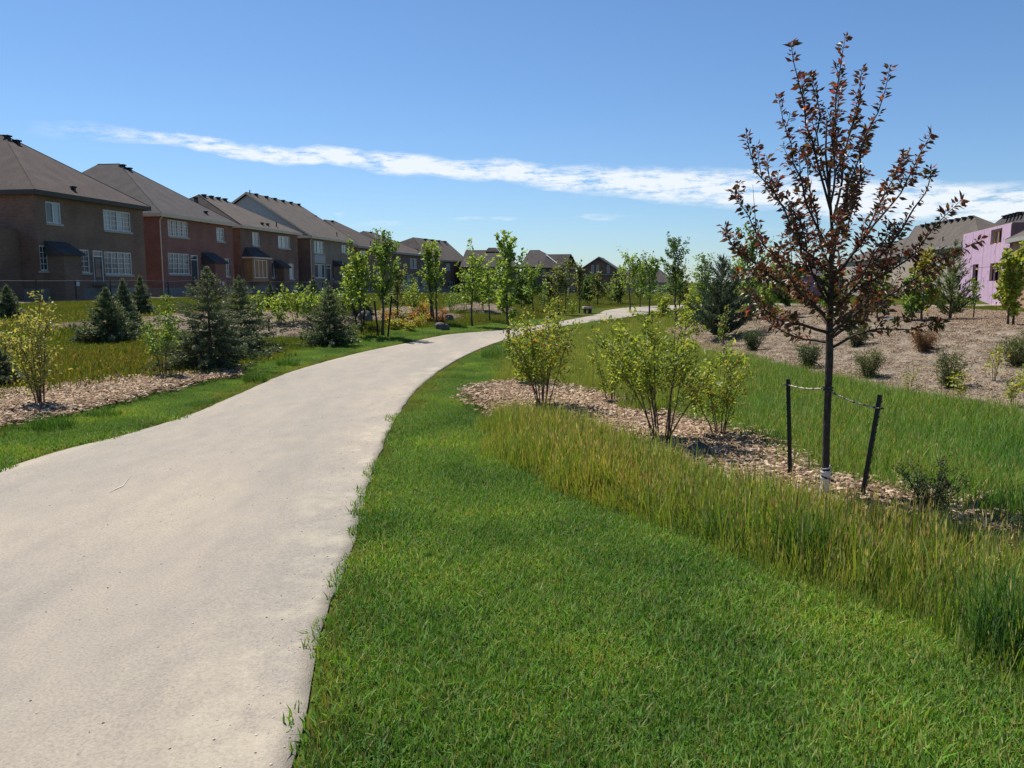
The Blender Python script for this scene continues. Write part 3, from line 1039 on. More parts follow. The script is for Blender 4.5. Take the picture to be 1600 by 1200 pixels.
def along(r, pts, n, lo=0.2, hi=1.0, pw=1.0):
    """n random points on a polyline with the direction there"""
    pts = np.asarray(pts)
    seg = np.linalg.norm(np.diff(pts, axis=0), axis=1)
    cum = np.concatenate([[0], np.cumsum(seg)])
    t = (lo + (hi - lo) * r.random(n) ** pw) * cum[-1]
    P = np.stack([np.interp(t, cum, pts[:, k]) for k in range(3)], 1)
    i = np.clip(np.searchsorted(cum, t) - 1, 0, len(seg) - 1)
    return P, unit(np.diff(pts, axis=0)[i]), t / cum[-1]


def sapling(name, base, H, W, label, group, seed, cols=BRIGHT, shape='oval', crown=0.3, n=900, leaf=0.085, stems=1, trunk_r=None, tip_cols=None, bark=bark_grey, lean=0.03, density=1.0, cat='tree'):
    """young broad-leaved tree: trunk with limbs, and a crown of single leaves"""
    r = np.random.default_rng(seed)
    root = empty(name, base, r.random() * 6.28)
    tag(root, label, cat, group)
    R = trunk_r or 0.011 * H + 0.006
    tw = MB()
    LP, LD, LC = [], [], []
    for s in range(stems):
        off = np.array([r.normal(0, 0.06 * W), r.normal(0, 0.06 * W), 0]) * (stems > 1) * 2
        ln = r.normal(0, lean, 2) + (off[:2] / max(W, 0.1)) * 0.6 * (stems > 1)
        top = np.array([off[0] + ln[0] * H, off[1] + ln[1] * H, H * (1 - 0.10 * s * r.random())])
        zs = np.linspace(0, 1, 8)
        tp = np.stack([off[0] + (top[0] - off[0]) * zs + r.normal(0, 0.008 * H, 8) * (zs > 0), off[1] + (top[1] - off[1]) * zs + r.normal(0, 0.008 * H, 8) * (zs > 0), top[2] * zs - 0.03 * (zs == 0)], 1)
        tw.tube(tp, [R * (1.25 - 1.1 * z) if z > 0 else R * 1.5 for z in zs], 6)
        nb = int((16 + 12 * (H / 3)) * density / math.sqrt(stems))
        for b in range(nb):
            t = crown + (0.97 - crown) * ((b + r.random()) / nb)
            q = (t - crown) / (1 - crown)
            if shape == 'column':
                prof = (0.35 + 0.65 * min(1, q * 5)) * (1 - 0.55 * q ** 3)
                el = 1.15
            elif shape == 'cone':
                prof, el = 1.0 - 0.82 * q, 0.6
            elif shape == 'round':
                prof, el = math.sqrt(max(0.08, 1 - (2 * q - 0.85) ** 2 * 0.8)), 0.7
            else:
                prof, el = max(0.16, math.sin(math.pi * (0.16 + 0.80 * q)) ** 0.8), 0.85
            az = b * 2.4 + r.normal(0, 0.5)
            e = el + r.normal(0, 0.16) + 0.25 * q
            reach = 0.54 * W * prof * r.uniform(0.5, 1.2)
            p0 = np.array([np.interp(t, zs, tp[:, k]) for k in range(3)])
            L = reach / max(0.35, math.cos(e))
            d = np.array([math.cos(az) * math.cos(e), math.sin(az) * math.cos(e), math.sin(e)])
            L = min(L, 0.42 * H)
            pts = np.array([p0, p0 + d * L * 0.5 + np.array([0, 0, 0.03 * L]), p0 + d * L + r.normal(0, 0.06, 3) * L])
            tw.tube(pts, [R * 0.38 * (1.1 - t), R * 0.25 * (1.1 - t), 0.0022], 4, False)
            m = max(5, int(1.08 * n / nb / stems * (0.4 + prof) * r.uniform(0.35, 1.6)))
            P, D, tt = along(r, pts, m, 0.18, 1.05)
            sp = 0.065 * W * (0.4 + 0.6 * prof)
            k = r.integers(1, 4)
            cl = r.normal(0, sp, (k, 3))[r.integers(0, k, m)]
            P = P + cl * 0.7 + r.normal(0, sp * 0.6, (m, 3))
            LP.append(P)
            LD.append(unit(D * 0.5 + r.normal(0, 0.6, (m, 3)) + np.array([0, 0, -0.25])))
            c = pick_cols(r, cols, m)
            if tip_cols is not None:
                w = (r.random(m) < 0.15 + 0.75 * q * tt)
                c[w] = pick_cols(r, tip_cols, int(w.sum()))
            LC.append(c * r.uniform(0.82, 1.15))
    P, D, C = np.concatenate(LP), np.concatenate(LD), np.concatenate(LC)
    nn = unit(r.normal(0, 0.6, P.shape) + np.array([0, 0, 0.8]))
    Ls = leaf * r.uniform(0.6, 1.25, len(P))
    link('crown', leaves_mesh('crown', P, D, nn, Ls, Ls * r.uniform(0.5, 0.75, len(P)), C), leaf_mat, root)
    tw.build('trunk', bark, root, smooth=True)
    return root


def shrub(name, base, H, W, label, group, seed, cols=LIME, stems=8, n=1500, leaf=0.045, bare=0.3, spread=0.8, tip_cols=None, bark=bark_brown, cat='shrub', twigs=9, leafw=0.55, mat=None, twig_len=1.0):
    """several stems fanning out of the ground, side twigs, single leaves"""
    r = np.random.default_rng(seed)
    root = empty(name, base, 0)
    tag(root, label, cat, group)
    LP, LD, LC = [], [], []
    for s in range(stems):
        az = s / stems * 6.283 + r.normal(0, 0.35)
        out = W * 0.5 * spread * (0.25 + 0.75 * r.random()) if s else 0.04
        h = H * r.uniform(0.72, 1.0) * (1 - 0.18 * (out / (W * 0.5)))
        if s == 0:
            h = H
        b0 = np.array([math.cos(az), math.sin(az), 0]) * r.uniform(0.01, 0.09) * W
        tz = np.linspace(0, 1, 7)
        pts = np.stack([b0[0] + math.cos(az) * out * tz ** 1.3 + r.normal(0, 0.012 * H, 7) * tz, b0[1] + math.sin(az) * out * tz ** 1.3 + r.normal(0, 0.012 * H, 7) * tz, h * tz - 0.02 * (tz == 0)], 1)
        r0 = 0.004 + 0.003 * H
        tw = MB()
        tw.tube(pts, [r0 * (1.1 - 0.9 * z) for z in tz], 5)
        for b in range(twigs):
            t = bare + (0.98 - bare) * (b + r.random()) / twigs
            p0 = np.array([np.interp(t, tz, pts[:, k]) for k in range(3)])
            a2 = az + r.normal(0, 1.3)
            e = r.uniform(0.35, 1.05)
            L = (0.30 * W * (1.15 - 0.6 * t)) * r.uniform(0.4, 1.2) * twig_len
            d = np.array([math.cos(a2) * math.cos(e), math.sin(a2) * math.cos(e), math.sin(e)])
            tp = np.array([p0, p0 + d * L * 0.55, p0 + d * L + r.normal(0, 0.07, 3) * L])
            tw.tube(tp, [r0 * 0.4, r0 * 0.28, 0.0012], 4, False)
            m = max(3, int(n / stems / twigs * r.uniform(0.4, 1.6)))
            P, D, tt = along(r, tp, m, 0.1, 1.05)
            P = P + r.normal(0, leaf * 0.7, (m, 3))
            LP.append(P)
            LD.append(unit(D * 0.6 + r.normal(0, 0.55, (m, 3)) + np.array([0, 0, -0.1])))
            c = pick_cols(r, cols, m)
            if tip_cols is not None:
                w = r.random(m) < (0.34 * t * tt + (0.25 if r.random() < 0.2 else 0))
                c[w] = pick_cols(r, tip_cols, int(w.sum()))
            LC.append(c * r.uniform(0.8, 1.15))
        tw.build('stem', bark, root, smooth=True)
    P, D, C = np.concatenate(LP), np.concatenate(LD), np.concatenate(LC)
    nn = unit(r.normal(0, 0.6, P.shape) + np.array([0, 0, 0.8]))
    Ls = leaf * r.uniform(0.6, 1.25, len(P))
    link('foliage', leaves_mesh('foliage', P, D, nn, Ls, Ls * leafw * r.uniform(0.85, 1.2, len(P)), C), mat or leaf_mat, root)
    return root


def conifer(name, base, H, W, label, group, seed, cols=SPRUCE, tips=SPRUCE_TIP, whorls=18, per=9, twig=0.10, droop=0.25, pine=False, clear=0.03, fat=1.0, tipmix=0.3, cat='spruce tree'):
    """whorls of boughs, each bough a spray of needle-covered twigs"""
    r = np.random.default_rng(seed)
    root = empty(name, base, r.random() * 6.28)
    tag(root, label, cat, group)
    tr = MB()
    tr.tube([(0, 0, -0.03), (0, 0, 0.15 * H), (0.004 * H, 0, 0.6 * H), (0, 0, H * 0.985)], [0.016 * H + 0.012, 0.014 * H + 0.008, 0.007 * H + 0.003, 0.003], 7)
    LP, LD, LN, LC, LL = [], [], [], [], []
    nb = int(whorls * per * 1.05)
    for b in range(nb):
        q = ((b + r.random()) / nb) ** 1.12
        tiers = whorls * 0.58
        q = min(0.99, 0.42 * q + 0.58 * (math.floor(q * tiers) + r.uniform(0.3, 0.7)) / tiers)
        z = H * (clear + (0.97 - clear) * q)
        reach = 0.56 * W * ((1 - q) ** (0.7 if pine else 1.0) + 0.012) * (1.0 if q > 0.05 else 0.85)
        az = b * 2.39996 + r.normal(0, 0.35)
        L = reach * r.choice([0.45, 0.7, 1.0, 1.1, 1.28]) * r.uniform(0.85, 1.1)
        up = (0.75 if pine else 0.05) + 0.8 * q
        dr = droop * (1 - q) * r.uniform(0.6, 1.5)
        o = np.array([math.cos(az), math.sin(az), 0])
        tz = np.linspace(0, 1, 5)
        pts = np.stack([o[0] * L * tz, o[1] * L * tz, z + L * (up * tz * 0.55 - dr * tz ** 1.4 + 0.20 * tz ** 3)], 1)
        tr.tube(pts[[0, 2, 4]], [0.008 * (1.1 - q) * H ** 0.5, 0.005, 0.002], 4, False)
        m = max(10, int((15 + 7.5 * L / twig) * fat))
        P, D, tt = along(r, pts, m, 0.12, 1.03, 0.7)
        side = np.array([-o[1], o[0], 0]) * r.choice([-1, 1], (m, 1))
        dirs = unit(D * r.uniform(0.5, 1.0, (m, 1)) + side * r.uniform(0.1, 1.0, (m, 1)) + np.array([0, 0, 1]) * r.normal(0.45 if pine else -0.08, 0.35, (m, 1)))
        P = P + np.array([0, 0, 1]) * r.normal(0, twig * 0.25, (m, 1))
        ll = twig * r.uniform(0.55, 1.3, m) * (0.7 + 0.4 * (1 - tt)) * (0.38 + 0.72 * (1 - q))
        c = pick_cols(r, cols, m, 0.25) * r.uniform(0.75, 1.3)
        wt = r.random(m) < tipmix * (0.15 + 0.85 * tt) * (0.45 + 0.8 * q)
        c[wt] = pick_cols(r, tips, int(wt.sum()), 0.2)
        for rep in range(2):                                                 # two crossed blades make one needle-covered twig
            LP.append(P)
            LD.append(dirs + r.normal(0, 0.10, dirs.shape))
            LN.append(unit(r.normal(0, 1, dirs.shape)))
            LC.append(c)
            LL.append(ll)
    P, D, Nn, C, Ls = map(np.concatenate, (LP, LD, LN, LC, LL))
    wd = Ls * (0.15 if pine else 0.24)
    link('crown', leaves_mesh('crown', P, unit(D), Nn, Ls, wd, C, 0.0), needle_mat, root)
    tr.build('trunk', bark_brown, root, smooth=True)
    return root


def stake(p0, p1, label, wide=0.034, mat=None):
    """steel bar with a T section, driven into the ground"""
    p0, p1 = Vector(p0), Vector(p1)
    d = p1 - p0
    L = d.length
    mb = MB()
    mb.box(-wide / 2, -0.0025, -0.12, wide / 2, 0.0025, L)
    mb.box(-0.0025, 0.0026, -0.12, 0.0025, wide * 0.8, L - 0.002)
    o = mb.build('tree_stake', mat or stake_mat)
    z = 0.06
    hb = MB()
    while z < L - 0.03:
        hb.box(-wide * 0.22, -0.0075, z, wide * 0.22, -0.0026, z + 0.012)
        z += 0.055
    hb.build('stud', stake_mat, o)
    o.location = p0
    o.rotation_euler = d.to_track_quat('Z', 'Y').to_euler()
    tag(o, label, 'stake', 'tree stakes')
    return o


stake_mat = noisy('stake_steel', (0.010, 0.011, 0.011), (0.026, 0.026, 0.026), 25, 0.55, 0.1, 4, 0.4)
post_mat = noisy('post_dark_wood', (0.02, 0.017, 0.014), (0.05, 0.042, 0.035), 25, 0.85, 0.1, 4, 0.2)


# ------------------------------------------------------------------ the bronze-leaved tree on the right
def build_red_tree():
    r = np.random.default_rng(99)
    base = gp(1288, 788) + np.array([0, 0, 0.06])
    Y0 = base[1]
    root = empty('ornamental_tree', base)
    tag(root, 'young bronze and purple leaved tree staked between two dark posts', 'tree')
    B = np.array(base)

    def loc(px, py, dy=0.0):
        return at(px, py, Y0 + dy) - B
    trunk_px = [(1288, 792), (1290, 740), (1291, 680), (1294, 610), (1296, 560), (1296, 520), (1297, 480), (1299, 430), (1301, 370), (1296, 300), (1290, 240), (1292, 180)]
    tp = np.array([loc(*p) for p in trunk_px])
    tp[0, 2] = -0.04
    rad = [0.034, 0.0262, 0.0248, 0.024, 0.0268, 0.0232, 0.022, 0.016, 0.0115, 0.009, 0.007, 0.004]
    MB().tube(tp, rad, 10).build('trunk', bark_dark, root, smooth=True)

    def tr_at(py):
        k = [p[1] for p in trunk_px][::-1]
        return np.array([np.interp(py, k, tp[::-1, c]) for c in range(3)])
    # white wrap round the foot, wound as a spiral band
    wrap = MB()
    zz = np.linspace(0.0, 0.215, 60)
    vs, fs = [], []
    for i, z in enumerate(zz):
        c = np.array([np.interp(z, tp[:, 2], tp[:, k]) for k in range(3)])
        fl = 0.0340 + 0.022 * math.exp(-z / 0.03) + 0.0012 * math.sin(z * 150)
        for k in range(14):
            a = 2 * math.pi * k / 14
            vs.append((c[0] + math.cos(a) * fl, c[1] + math.sin(a) * fl, z + 0.012 * math.cos(a) * (1 if i > 50 else 0)))
    for i in range(len(zz) - 1):
        for k in range(14):
            z = zz[i] + k / 14 * 0.05
            if z > 0.13 and (z * 18) % 1.0 < 0.26:
                continue                                                     # gaps between the turns near the top
            fs.append((i * 14 + k, i * 14 + (k + 1) % 14, (i + 1) * 14 + (k + 1) % 14, (i + 1) * 14 + k))
    wrap.add(vs, fs)
    g = wrap.build('trunk_wrap', noisy('white_wrap', (0.50, 0.47, 0.43), (0.72, 0.69, 0.64), 30, 0.7, 0.1, 4, 0.3), root, smooth=True)
    sm = g.modifiers.new('thick', 'SOLIDIFY')
    sm.thickness = 0.003
    # branches: where they leave the trunk (row), bend point, tip, and how far towards or away from the camera the tip lies
    BR = [(300, (1305, 180), (1321, 58), 0.05), (330, (1262, 190), (1236, 66), -0.15), (350, (1330, 215), (1347, 108), 0.2), (380, (1352, 240), (1391, 104), -0.2), (330, (1278, 200), (1268, 116), 0.25),
          (400, (1250, 290), (1216, 150), 0.3), (430, (1215, 330), (1166, 208), -0.25), (440, (1385, 330), (1456, 208), 0.1), (450, (1195, 380), (1143, 296), 0.3), (470, (1420, 350), (1455, 262), -0.4),
          (480, (1405, 410), (1503, 312), 0.1), (470, (1180, 420), (1132, 362), -0.35), (500, (1225, 440), (1152, 425), 0.2), (520, (1400, 450), (1535, 372), 0.1), (520, (1215, 500), (1165, 452), -0.3),
          (535, (1240, 525), (1165, 480), 0.35), (545, (1370, 515), (1475, 505), -0.1), (530, (1360, 480), (1432, 440), 0.5), (500, (1340, 440), (1400, 350), -0.55), (480, (1262, 400), (1228, 300), -0.5),
          (460, (1320, 370), (1345, 270), 0.55), (440, (1275, 340), (1255, 230), 0.5), (410, (1325, 300), (1362, 190), -0.45), (510, (1265, 470), (1210, 400), 0.6), (515, (1350, 470), (1395, 400), 0.65),
          (490, (1300, 420), (1310, 330), -0.6), (350, (1300, 240), (1312, 130), -0.3), (505, (1240, 440), (1180, 370), -0.6), (525, (1340, 500), (1385, 470), -0.6), (470, (1240, 370), (1195, 250), 0.1), (450, (1360, 350), (1420, 235), 0.35)]
    spots, dirs = [], []

    def curve(a, b, c, n=9):
        t = np.linspace(0, 1, n)[:, None]
        mid = 2 * b - 0.5 * (a + c)
        mid = 0.6 * mid + 0.4 * b
        p = (1 - t) ** 2 * a + 2 * t * (1 - t) * mid + t ** 2 * c
        return p + 0.022 * np.sin(t * r.uniform(7, 13) + r.random(3) * 6.28) * np.sin(np.pi * t) + r.normal(0, 0.010, p.shape) * np.sin(np.pi * t)
    for (py, bend, tip, dy) in BR:
        a, b, c = tr_at(py), loc(*bend, dy * 0.6), loc(*tip, dy)
        pts = curve(a, b, c)
        mb = MB()
        r0 = 0.0085 + 0.004 * (py - 300) / 250
        mb.tube(pts, np.linspace(r0, 0.0018, len(pts)), 6)
        L = np.linalg.norm(np.diff(pts, axis=0), axis=1).sum()
        d0 = unit(c - a)
        m = int(L / 0.0112)
        P, D, tt = along(r, pts, m, 0.20, 1.0)
        spots.append(P)
        dirs.append(D)
        ns = int(3 + L * (2.8 if tip[1] < 300 else 5.5))
        for k in range(ns):                                                  # side shoots and spurs
            t = r.uniform(0.15, 0.92)
            p0, dd, _ = along(r, pts, 1, t, t + 0.01)
            side = unit(np.cross(dd[0], r.normal(0, 1, 3)))
            d = unit(dd[0] * 0.7 + side * r.uniform(0.35, 0.9) + np.array([0, 0, 0.45]))
            l2 = min(0.20 if tip[1] < 300 else 0.40, L * r.uniform(0.08, 0.34) * (1.25 - t))
            q = np.array([p0[0], p0[0] + d * l2 * 0.5, p0[0] + d * l2 + np.array([0, 0, 0.12 * l2])])
            mb.tube(q, [0.0038, 0.0028, 0.0012], 4, False)
            P, D, tt = along(r, q, int(4 + l2 / 0.0085), 0.15, 1.05)
            spots.append(P)
            dirs.append(D)
        P, D, tt = along(r, pts, 8, 0.94, 1.02)
        spots.append(P)
        dirs.append(D)
        mb.build('branch', bark_dark, root, smooth=True)
    # a bare twig that sticks out
    q = np.array([loc(1183, 400, -0.1), loc(1180, 340, -0.1), loc(1176, 288, -0.1)])
    MB().tube(q, [0.004, 0.003, 0.001], 4).build('branch', bark_dark, root, smooth=True)
    P, D = np.concatenate(spots), np.concatenate(dirs)
    n = len(P)
    side = unit(np.cross(D, r.normal(0, 1, D.shape)))
    P = P + side * r.uniform(0.0, 0.014, (n, 1))
    LDir = unit(D * r.uniform(0.05, 0.75, (n, 1)) + side * r.uniform(0.5, 1.1, (n, 1)) + np.array([0, 0, -0.12]))
    PAL = [(0.085, 0.042, 0.034), (0.115, 0.050, 0.038), (0.070, 0.040, 0.034), (0.130, 0.072, 0.040), (0.105, 0.095, 0.036), (0.060, 0.048, 0.024), (0.080, 0.072, 0.030), (0.130, 0.055, 0.038)]
    C = pick_cols(r, PAL, n, 0.3)
    hi = r.random(n) < 0.05
    C[hi] = pick_cols(r, [(0.26, 0.105, 0.035), (0.30, 0.08, 0.05)], int(hi.sum()))
    low = (P[:, 2] < 1.55) & (r.random(n) < 0.25)
    C[low] = pick_cols(r, [(0.10, 0.11, 0.03), (0.075, 0.09, 0.028)], int(low.sum()))
    nn = unit(r.normal(0, 0.75, P.shape) + np.array([0, 0, 0.5]))
    Ls = 0.048 * r.uniform(0.55, 1.3, n)
    # the outermost leaves are leaves of their own, the rest make up the crown
    ax = np.interp(P[:, 2], tp[:, 2], tp[:, 0])
    outer = np.hypot(P[:, 0] - ax, P[:, 1] * 0.4) + 0.45 * np.maximum(P[:, 2] - 2.2, 0)
    order = np.argsort(-outer * r.uniform(0.6, 1.0, n))
    pick, rest = order[:300], order[300:]
    link('crown', leaves_mesh('crown', P[rest], LDir[rest], nn[rest], Ls[rest], Ls[rest] * r.uniform(0.36, 0.52, len(rest)), C[rest]), red_leaf_mat, root)
    kinds = []
    for k in range(14):                                                      # single leaf, tip along +X, curved and folded
        w = r.uniform(0.16, 0.24)
        bend = r.uniform(0.05, 0.35)
        xs = [0, 0.18, 0.45, 0.75, 1.0]
        hw = [0.02, w * 0.75, w, w * 0.6, 0.0]
        V, col = [], np.array(PAL[k % len(PAL)]) * r.uniform(0.8, 1.3)
        for x, h in zip(xs, hw):
            zc = -bend * x * x
            V += [(x, 0, zc), (x, h, zc + h * 0.45), (x, -h, zc + h * 0.45)]
        F = []
        for i in range(4):
            a, b2 = i * 3, i * 3 + 3
            F += [(a, b2, b2 + 1, a + 1), (a, a + 2, b2 + 2, b2)]
        me = np_mesh('leaf', np.array(V), np.array(F), np.tile(col, (len(V), 1)), smooth=True)
        me.materials.append(red_leaf_mat)
        kinds.append(me)
    for j, i in enumerate(pick):
        o = link('leaf', kinds[j % 14], None, root)
        X = Vector(LDir[i])
        Z = Vector(nn[i])
        Yv = Z.cross(X).normalized()
        Z = X.cross(Yv)
        M = Matrix((X, Yv, Z)).transposed().to_4x4()
        s = float(Ls[i]) * 1.08
        o.matrix_local = Matrix.Translation(Vector(P[i])) @ M @ Matrix.Diagonal((s, s, s, 1))
    # stakes and ties
    a0, a1 = gp(1232, 757) + np.array([0, 0, 0.04]), at(1229, 592, gp(1232, 757)[1] + 0.02)
    b0, b1 = gp(1348, 792) + np.array([0, 0, 0.04]), at(1378, 617, gp(1348, 792)[1] - 0.05)
    stake(a0, a1, 'upright dark steel stake on the path side of the bronze leaved tree')
    stake(b0, b1, 'leaning dark steel stake on the bank side of the bronze leaved tree')
    tm = noisy('tie_strap', (0.34, 0.30, 0.22), (0.55, 0.50, 0.40), 60, 0.8, 0.2, 3, 0.2)
    td = noisy('tie_hose', (0.03, 0.03, 0.03), (0.09, 0.085, 0.075), 40, 0.7, 0.2, 3, 0.3)
    T = tr_at(607) + B
    sa, sb = at(1230, 601, a1[1]), at(1374, 638, b1[1])
    for s, t, lab, mat in ((sa, T + np.array([0, 0, 0.004]), 'pale twisted tie strap between the bronze leaved tree and the upright stake', tm),
                           (sb, T - np.array([0, 0, 0.014]), 'mottled tie strap sloping from the bronze leaved tree to the leaning stake', tm)):
        ob = empty('tree_tie', (0, 0, 0))
        tag(ob, lab, 'tie strap', 'tree ties')
        mb, mk = MB(), MB()
        n2 = 26
        prev = None
        for i in range(n2 + 1):
            f = i / n2
            p = s * (1 - f) + t * f - np.array([0, 0, 0.018 * math.sin(math.pi * f)])
            if prev is not None:
                (mb if (i % 5) not in (3,) else mk).tube([prev, p], [0.0058 + 0.0022 * math.sin(i * 1.9), 0.0058 + 0.0022 * math.sin(i * 1.9 + 1.9)], 6)
            prev = p
        mb.build('strap', mat, ob, smooth=True)
        mk.build('dark_band', td, ob, smooth=True)
        lp = MB()
        ring = [(T[0] + 0.031 * math.cos(a), T[1] + 0.031 * math.sin(a), t[2] + 0.003) for a in np.linspace(0, 2 * math.pi, 15)]
        lp.tube(ring, 0.006, 5)
        kp = MB()
        kp.tube([(s[0] - 0.022, s[1] - 0.016, s[2]), (s[0] + 0.0, s[1] - 0.020, s[2] + 0.002), (s[0] + 0.022, s[1] - 0.014, s[2]), (s[0] + 0.022, s[1] + 0.035, s[2]), (s[0] - 0.022, s[1] + 0.035, s[2]), (s[0] - 0.022, s[1] - 0.016, s[2])], 0.006, 5)
        lp.build('trunk_loop', td, ob, smooth=True)
        kp.build('stake_loop', td, ob, smooth=True)


build_red_tree()


# ------------------------------------------------------------------ planting, placed on the ground as photographed
def dims(px, base_py, top_py, wide_px, Y=None):
    b = gp(px, base_py) if Y is None else gy(px, Y)
    top = at(px, top_py, b[1])
    return b, float(top[2] - b[2]), float(wide_px / FPX * b[1])


G_BIRD = 'shrubs in the mulch bed beside the lawn'


def build_planting():
    sd = [500]

    def nxt():
        sd[0] += 1
        return sd[0]
    # multi-stem shrubs in the right-hand bed
    for (px, by, ty, w, st, n, bare, lab, tips) in [
            (848, 645, 470, 130, 12, 3600, 0.30, 'tall yellow green multi stem shrub at the far tip of the mulch bed', YELLOW),
            (820, 606, 500, 66, 6, 1400, 0.25, 'slim yellow green shrub behind the tall one at the bed tip', YELLOW),
            (955, 637, 520, 66, 4, 800, 0.22, 'small sparse shrub with three thin stems at the back edge of the bed', LIME),
            (1032, 700, 478, 225, 12, 3900, 0.42, 'largest bushy green shrub in the middle of the mulch bed', LIME),
            (1125, 692, 545, 110, 7, 1300, 0.38, 'sparse shrub with yellowing leaves nearest the staked tree', YELLOW)]:
        b, H, W = dims(px, by, ty, w)
        shrub('multi_stem_shrub', b, H, W, lab, G_BIRD, nxt(), [(0.155, 0.225, 0.032), (0.12, 0.19, 0.028), (0.20, 0.26, 0.04), (0.09, 0.155, 0.026)], st, n, 0.045, bare, 0.95, tips, twigs=12)
    b, H, W = dims(1128, 545, 478, 26)
    shrub('young_shrub', b, H, W, 'thin sapling with orange tipped leaves before the dark pine', G_BIRD, nxt(), FRESH, 3, 260, 0.06, 0.25, 0.6, ORANGE)
    # shrubs in the bed across the path
    for (px, by, ty, w, st, n, bare, lab, cols, tips) in [
            (64, 640, 458, 112, 8, 1500, 0.22, 'airy yellow leaved shrub with thin stems in the bed across the path', [(0.22, 0.23, 0.07), (0.17, 0.20, 0.05), (0.12, 0.16, 0.045)], LIME),
            (4, 600, 492, 70, 6, 500, 0.2, 'yellow leaved shrub at the edge of the view beside a small spruce', [(0.21, 0.23, 0.07), (0.15, 0.19, 0.05)], LIME),
            (256, 594, 462, 72, 6, 1000, 0.4, 'thin light green shrub with bare lower stems beside the leaning post', FRESH, None)]:
        b, H, W = dims(px, by, ty, w)
        shrub('multi_stem_shrub', b, H, W, lab, 'shrubs in the mulch bed across the path', nxt(), cols, st, n, 0.055, bare, 0.8, tips)
    # spruces
    G = 'young spruces between the path and the fence'
    for (px, by, ty, w, lab, kw) in [
            (331, 582, 414, 170, 'largest blue green spruce beside the bend of the path', dict(whorls=22, per=11, twig=0.095, fat=1.35, droop=0.42)),
            (378, 553, 430, 118, 'spruce half hidden behind the largest spruce', dict(whorls=20, per=10, twig=0.10, fat=1.25, droop=0.4)),
            (516, 540, 447, 86, 'lone dark spruce in front of the mulch mound', dict(whorls=16, per=10, twig=0.12, fat=1.3, tipmix=0.45)),
            (170, 533, 449, 78, 'broad bushy spruce in front of its darker neighbours', dict(whorls=15, per=11, twig=0.14, fat=1.4, tipmix=0.5)),
            (196, 520, 437, 46, 'dark narrow spruce behind the broad bushy spruce', dict(whorls=15, per=9, twig=0.15, fat=1.4, tipmix=0.1)),
            (222, 494, 430, 38, 'dark spruce close to the fence before the red brick house', dict(whorls=14, per=9, twig=0.16, fat=1.3, tipmix=0.15)),
            (14, 503, 445, 42, 'grey green spruce by the fence before the brown brick house', dict(whorls=14, per=9, twig=0.15, fat=1.3)),
            (2, 612, 548, 74, 'low dark spruce in the mulch bed at the edge of the view', dict(whorls=10, per=11, twig=0.10, fat=1.3, tipmix=0.1)),
            (491, 492, 432, 36, 'dark spruce behind the mulch mound', dict(whorls=13, per=9, twig=0.16, fat=1.3, tipmix=0.15)),
            (423, 482, 442, 26, 'small dark spruce near the fence behind the saplings', dict(whorls=11, per=8, twig=0.16, fat=1.2, tipmix=0.2)),
            (564, 497, 446, 34, 'dark blue spruce under the staked maple', dict(whorls=12, per=9, twig=0.15, fat=1.3, tipmix=0.05))]:
        b, H, W = dims(px, by, ty, w)
        conifer('spruce_tree', b, H, W, lab, G, nxt(), **kw)
    b, H, W = dims(1124, 532, 400, 88)
    conifer('pine_tree', b, H, W, 'dark blue green pine at the foot of the mulch bank', None, nxt(), BLUEP, [(0.075, 0.11, 0.075), (0.09, 0.12, 0.08)], 15, 10, 0.15, 0.05, True, 0.02, 1.6, 0.35, 'pine tree')
    b, H, W = dims(1484, 502, 376, 62)
    conifer('fir_tree', b, H, W, 'green conifer on the bank before the pink clad house', None, nxt(), [(0.09, 0.14, 0.05), (0.12, 0.17, 0.06), (0.15, 0.20, 0.07)], SPRUCE_TIP, 13, 7, 0.16, 0.0, True, 0.05, 0.75, 0.5, 'fir tree')
    # broad-leaved saplings
    G = 'young broadleaf trees along the path'
